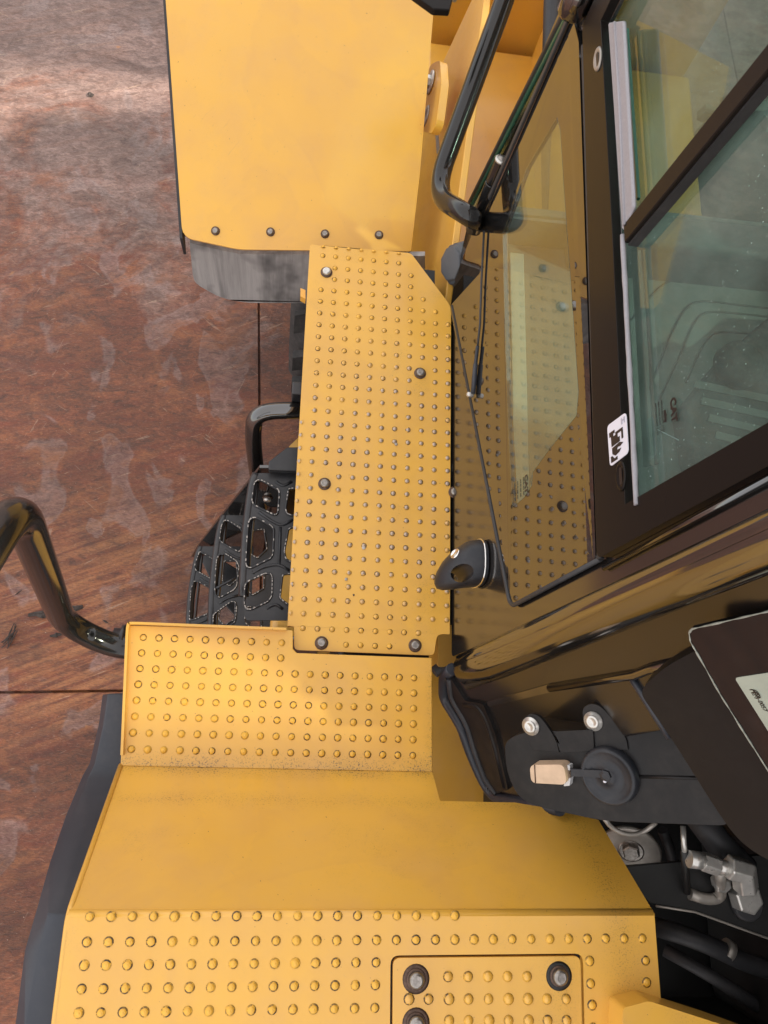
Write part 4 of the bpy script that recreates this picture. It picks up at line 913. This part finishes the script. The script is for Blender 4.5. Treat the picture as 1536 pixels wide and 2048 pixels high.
part(MB().box((.55, .94, 1.52), (1.60, 1.03, 1.66)), 'dash_panel', M['dash'], cab, bevel=.02)
part(MB().tube([(1.2, .97, 1.6), (1.22, .86, 2.0)], .035, 14), 'steering_column', M['seat'], cab)
part(MB().box((1.62, .10, 1.2), (1.66, 1.02, 2.1)), 'far_wall', M['frame'], cab)
part(MB().poly([(1.63, .1, 2.1), (1.63, 1.02, 2.1), (1.63, 1.02, 3.02), (1.63, .1, 3.02)], (.005, 0, 0)), 'far_window', M['glassf'], cab)
for y in (.10, .98): part(MB().box((1.60, y, 2.1), (1.66, y+.06, 3.02)), 'far_pillar', M['frame'], cab)
part(MB().poly([(.46, .06, 1.2), (1.66, .06, 1.2), (1.66, .06, 2.15), (.46, .06, 2.15)], (0, .03, 0)), 'rear_wall', M['frame'], cab)
part(MB().poly([(.70, -.16, 2.17), (1.62, -.16, 2.17), (1.62, -.16, 3.02), (.55, -.16, 3.02), (.55, -.16, 2.5)], (0, .006, 0)), 'rear_window', M['glassr'], cab)
part(MB().box((.86, -.50, 1.34), (1.70, -.17, 2.16)), 'shade_box', M['dark'], cab, bevel=.02)  # box added to block sun from the engine shelf
part(MB().poly([(.90, -.50, 2.16), (.90, -.165, 2.16), (.90, -.165, 3.02), (.90, -.50, 3.02)], (.005, 0, 0)), 'sun_dimming_pane', M['glassdim'], cab)  # unseen tinted pane added to weaken the sun on the platform
part(MB().box((.36, -.20, 3.02), (1.72, 1.30, 3.16)), 'cab_roof', M['yel'], cab, bevel=.03, seg=3)

# ---- unseen container, added only to shade the ground beyond the cab
ct = empty('shade_container', (3.7, 0, 0)); tag(ct, 'unseen grey container added to the right of the wheel loader for shade', 'container')
part(MB().box((.05, .6, .12), (2.39, 9.6, 2.59)), 'body', M['steeld'], ct, bevel=.01)
for k in range(36): part(MB().box((.0, .7+k*.248, .18), (.049, .82+k*.248, 2.5)), 'corrugation', M['steeld'], ct, bevel=.01)
part(MB().box((-.01, .55, 0), (2.45, 9.65, .119)), 'base_frame', M['dark'], ct); part(MB().box((-.01, .55, 2.60), (2.45, 9.65, 2.68)), 'roof_frame', M['steeld'], ct)

# ---- crumbs on the deck
for k, (x, y, z, r, mat, lab) in enumerate([(727, 1096, ZW, .0042, 'stone', 'pale stone chip on the walkway near the door handle'), (692, 1159, ZW, .0036, 'steeld', 'grey metal crumb on the walkway, lowest of the crumbs'), (792, 889, ZW, .0036, 'steeld', 'grey metal crumb on the middle of the walkway'), (707, 1190, ZW, .0025, 'wood', 'tiny dark seed shaped crumb on the walkway')]):
    rnd = random.Random(90+k); bm = bmesh.new(); bmesh.ops.create_icosphere(bm, subdivisions=1, radius=r)
    for v in bm.verts: v.co = Vector((v.co.x*rnd.uniform(.7, 1.4), v.co.y*rnd.uniform(.6, 1.1), v.co.z*rnd.uniform(.4, .7)))
    me = bpy.data.meshes.new('crumb'); bm.to_mesh(me); bm.free(); me.materials.append(M[mat])
    o = link(bpy.data.objects.new('crumb', me)); o.location = P(x, y, z)+Vector((0, 0, r*.45)); tag(o, lab, 'crumb', 'crumbs on the walkway')
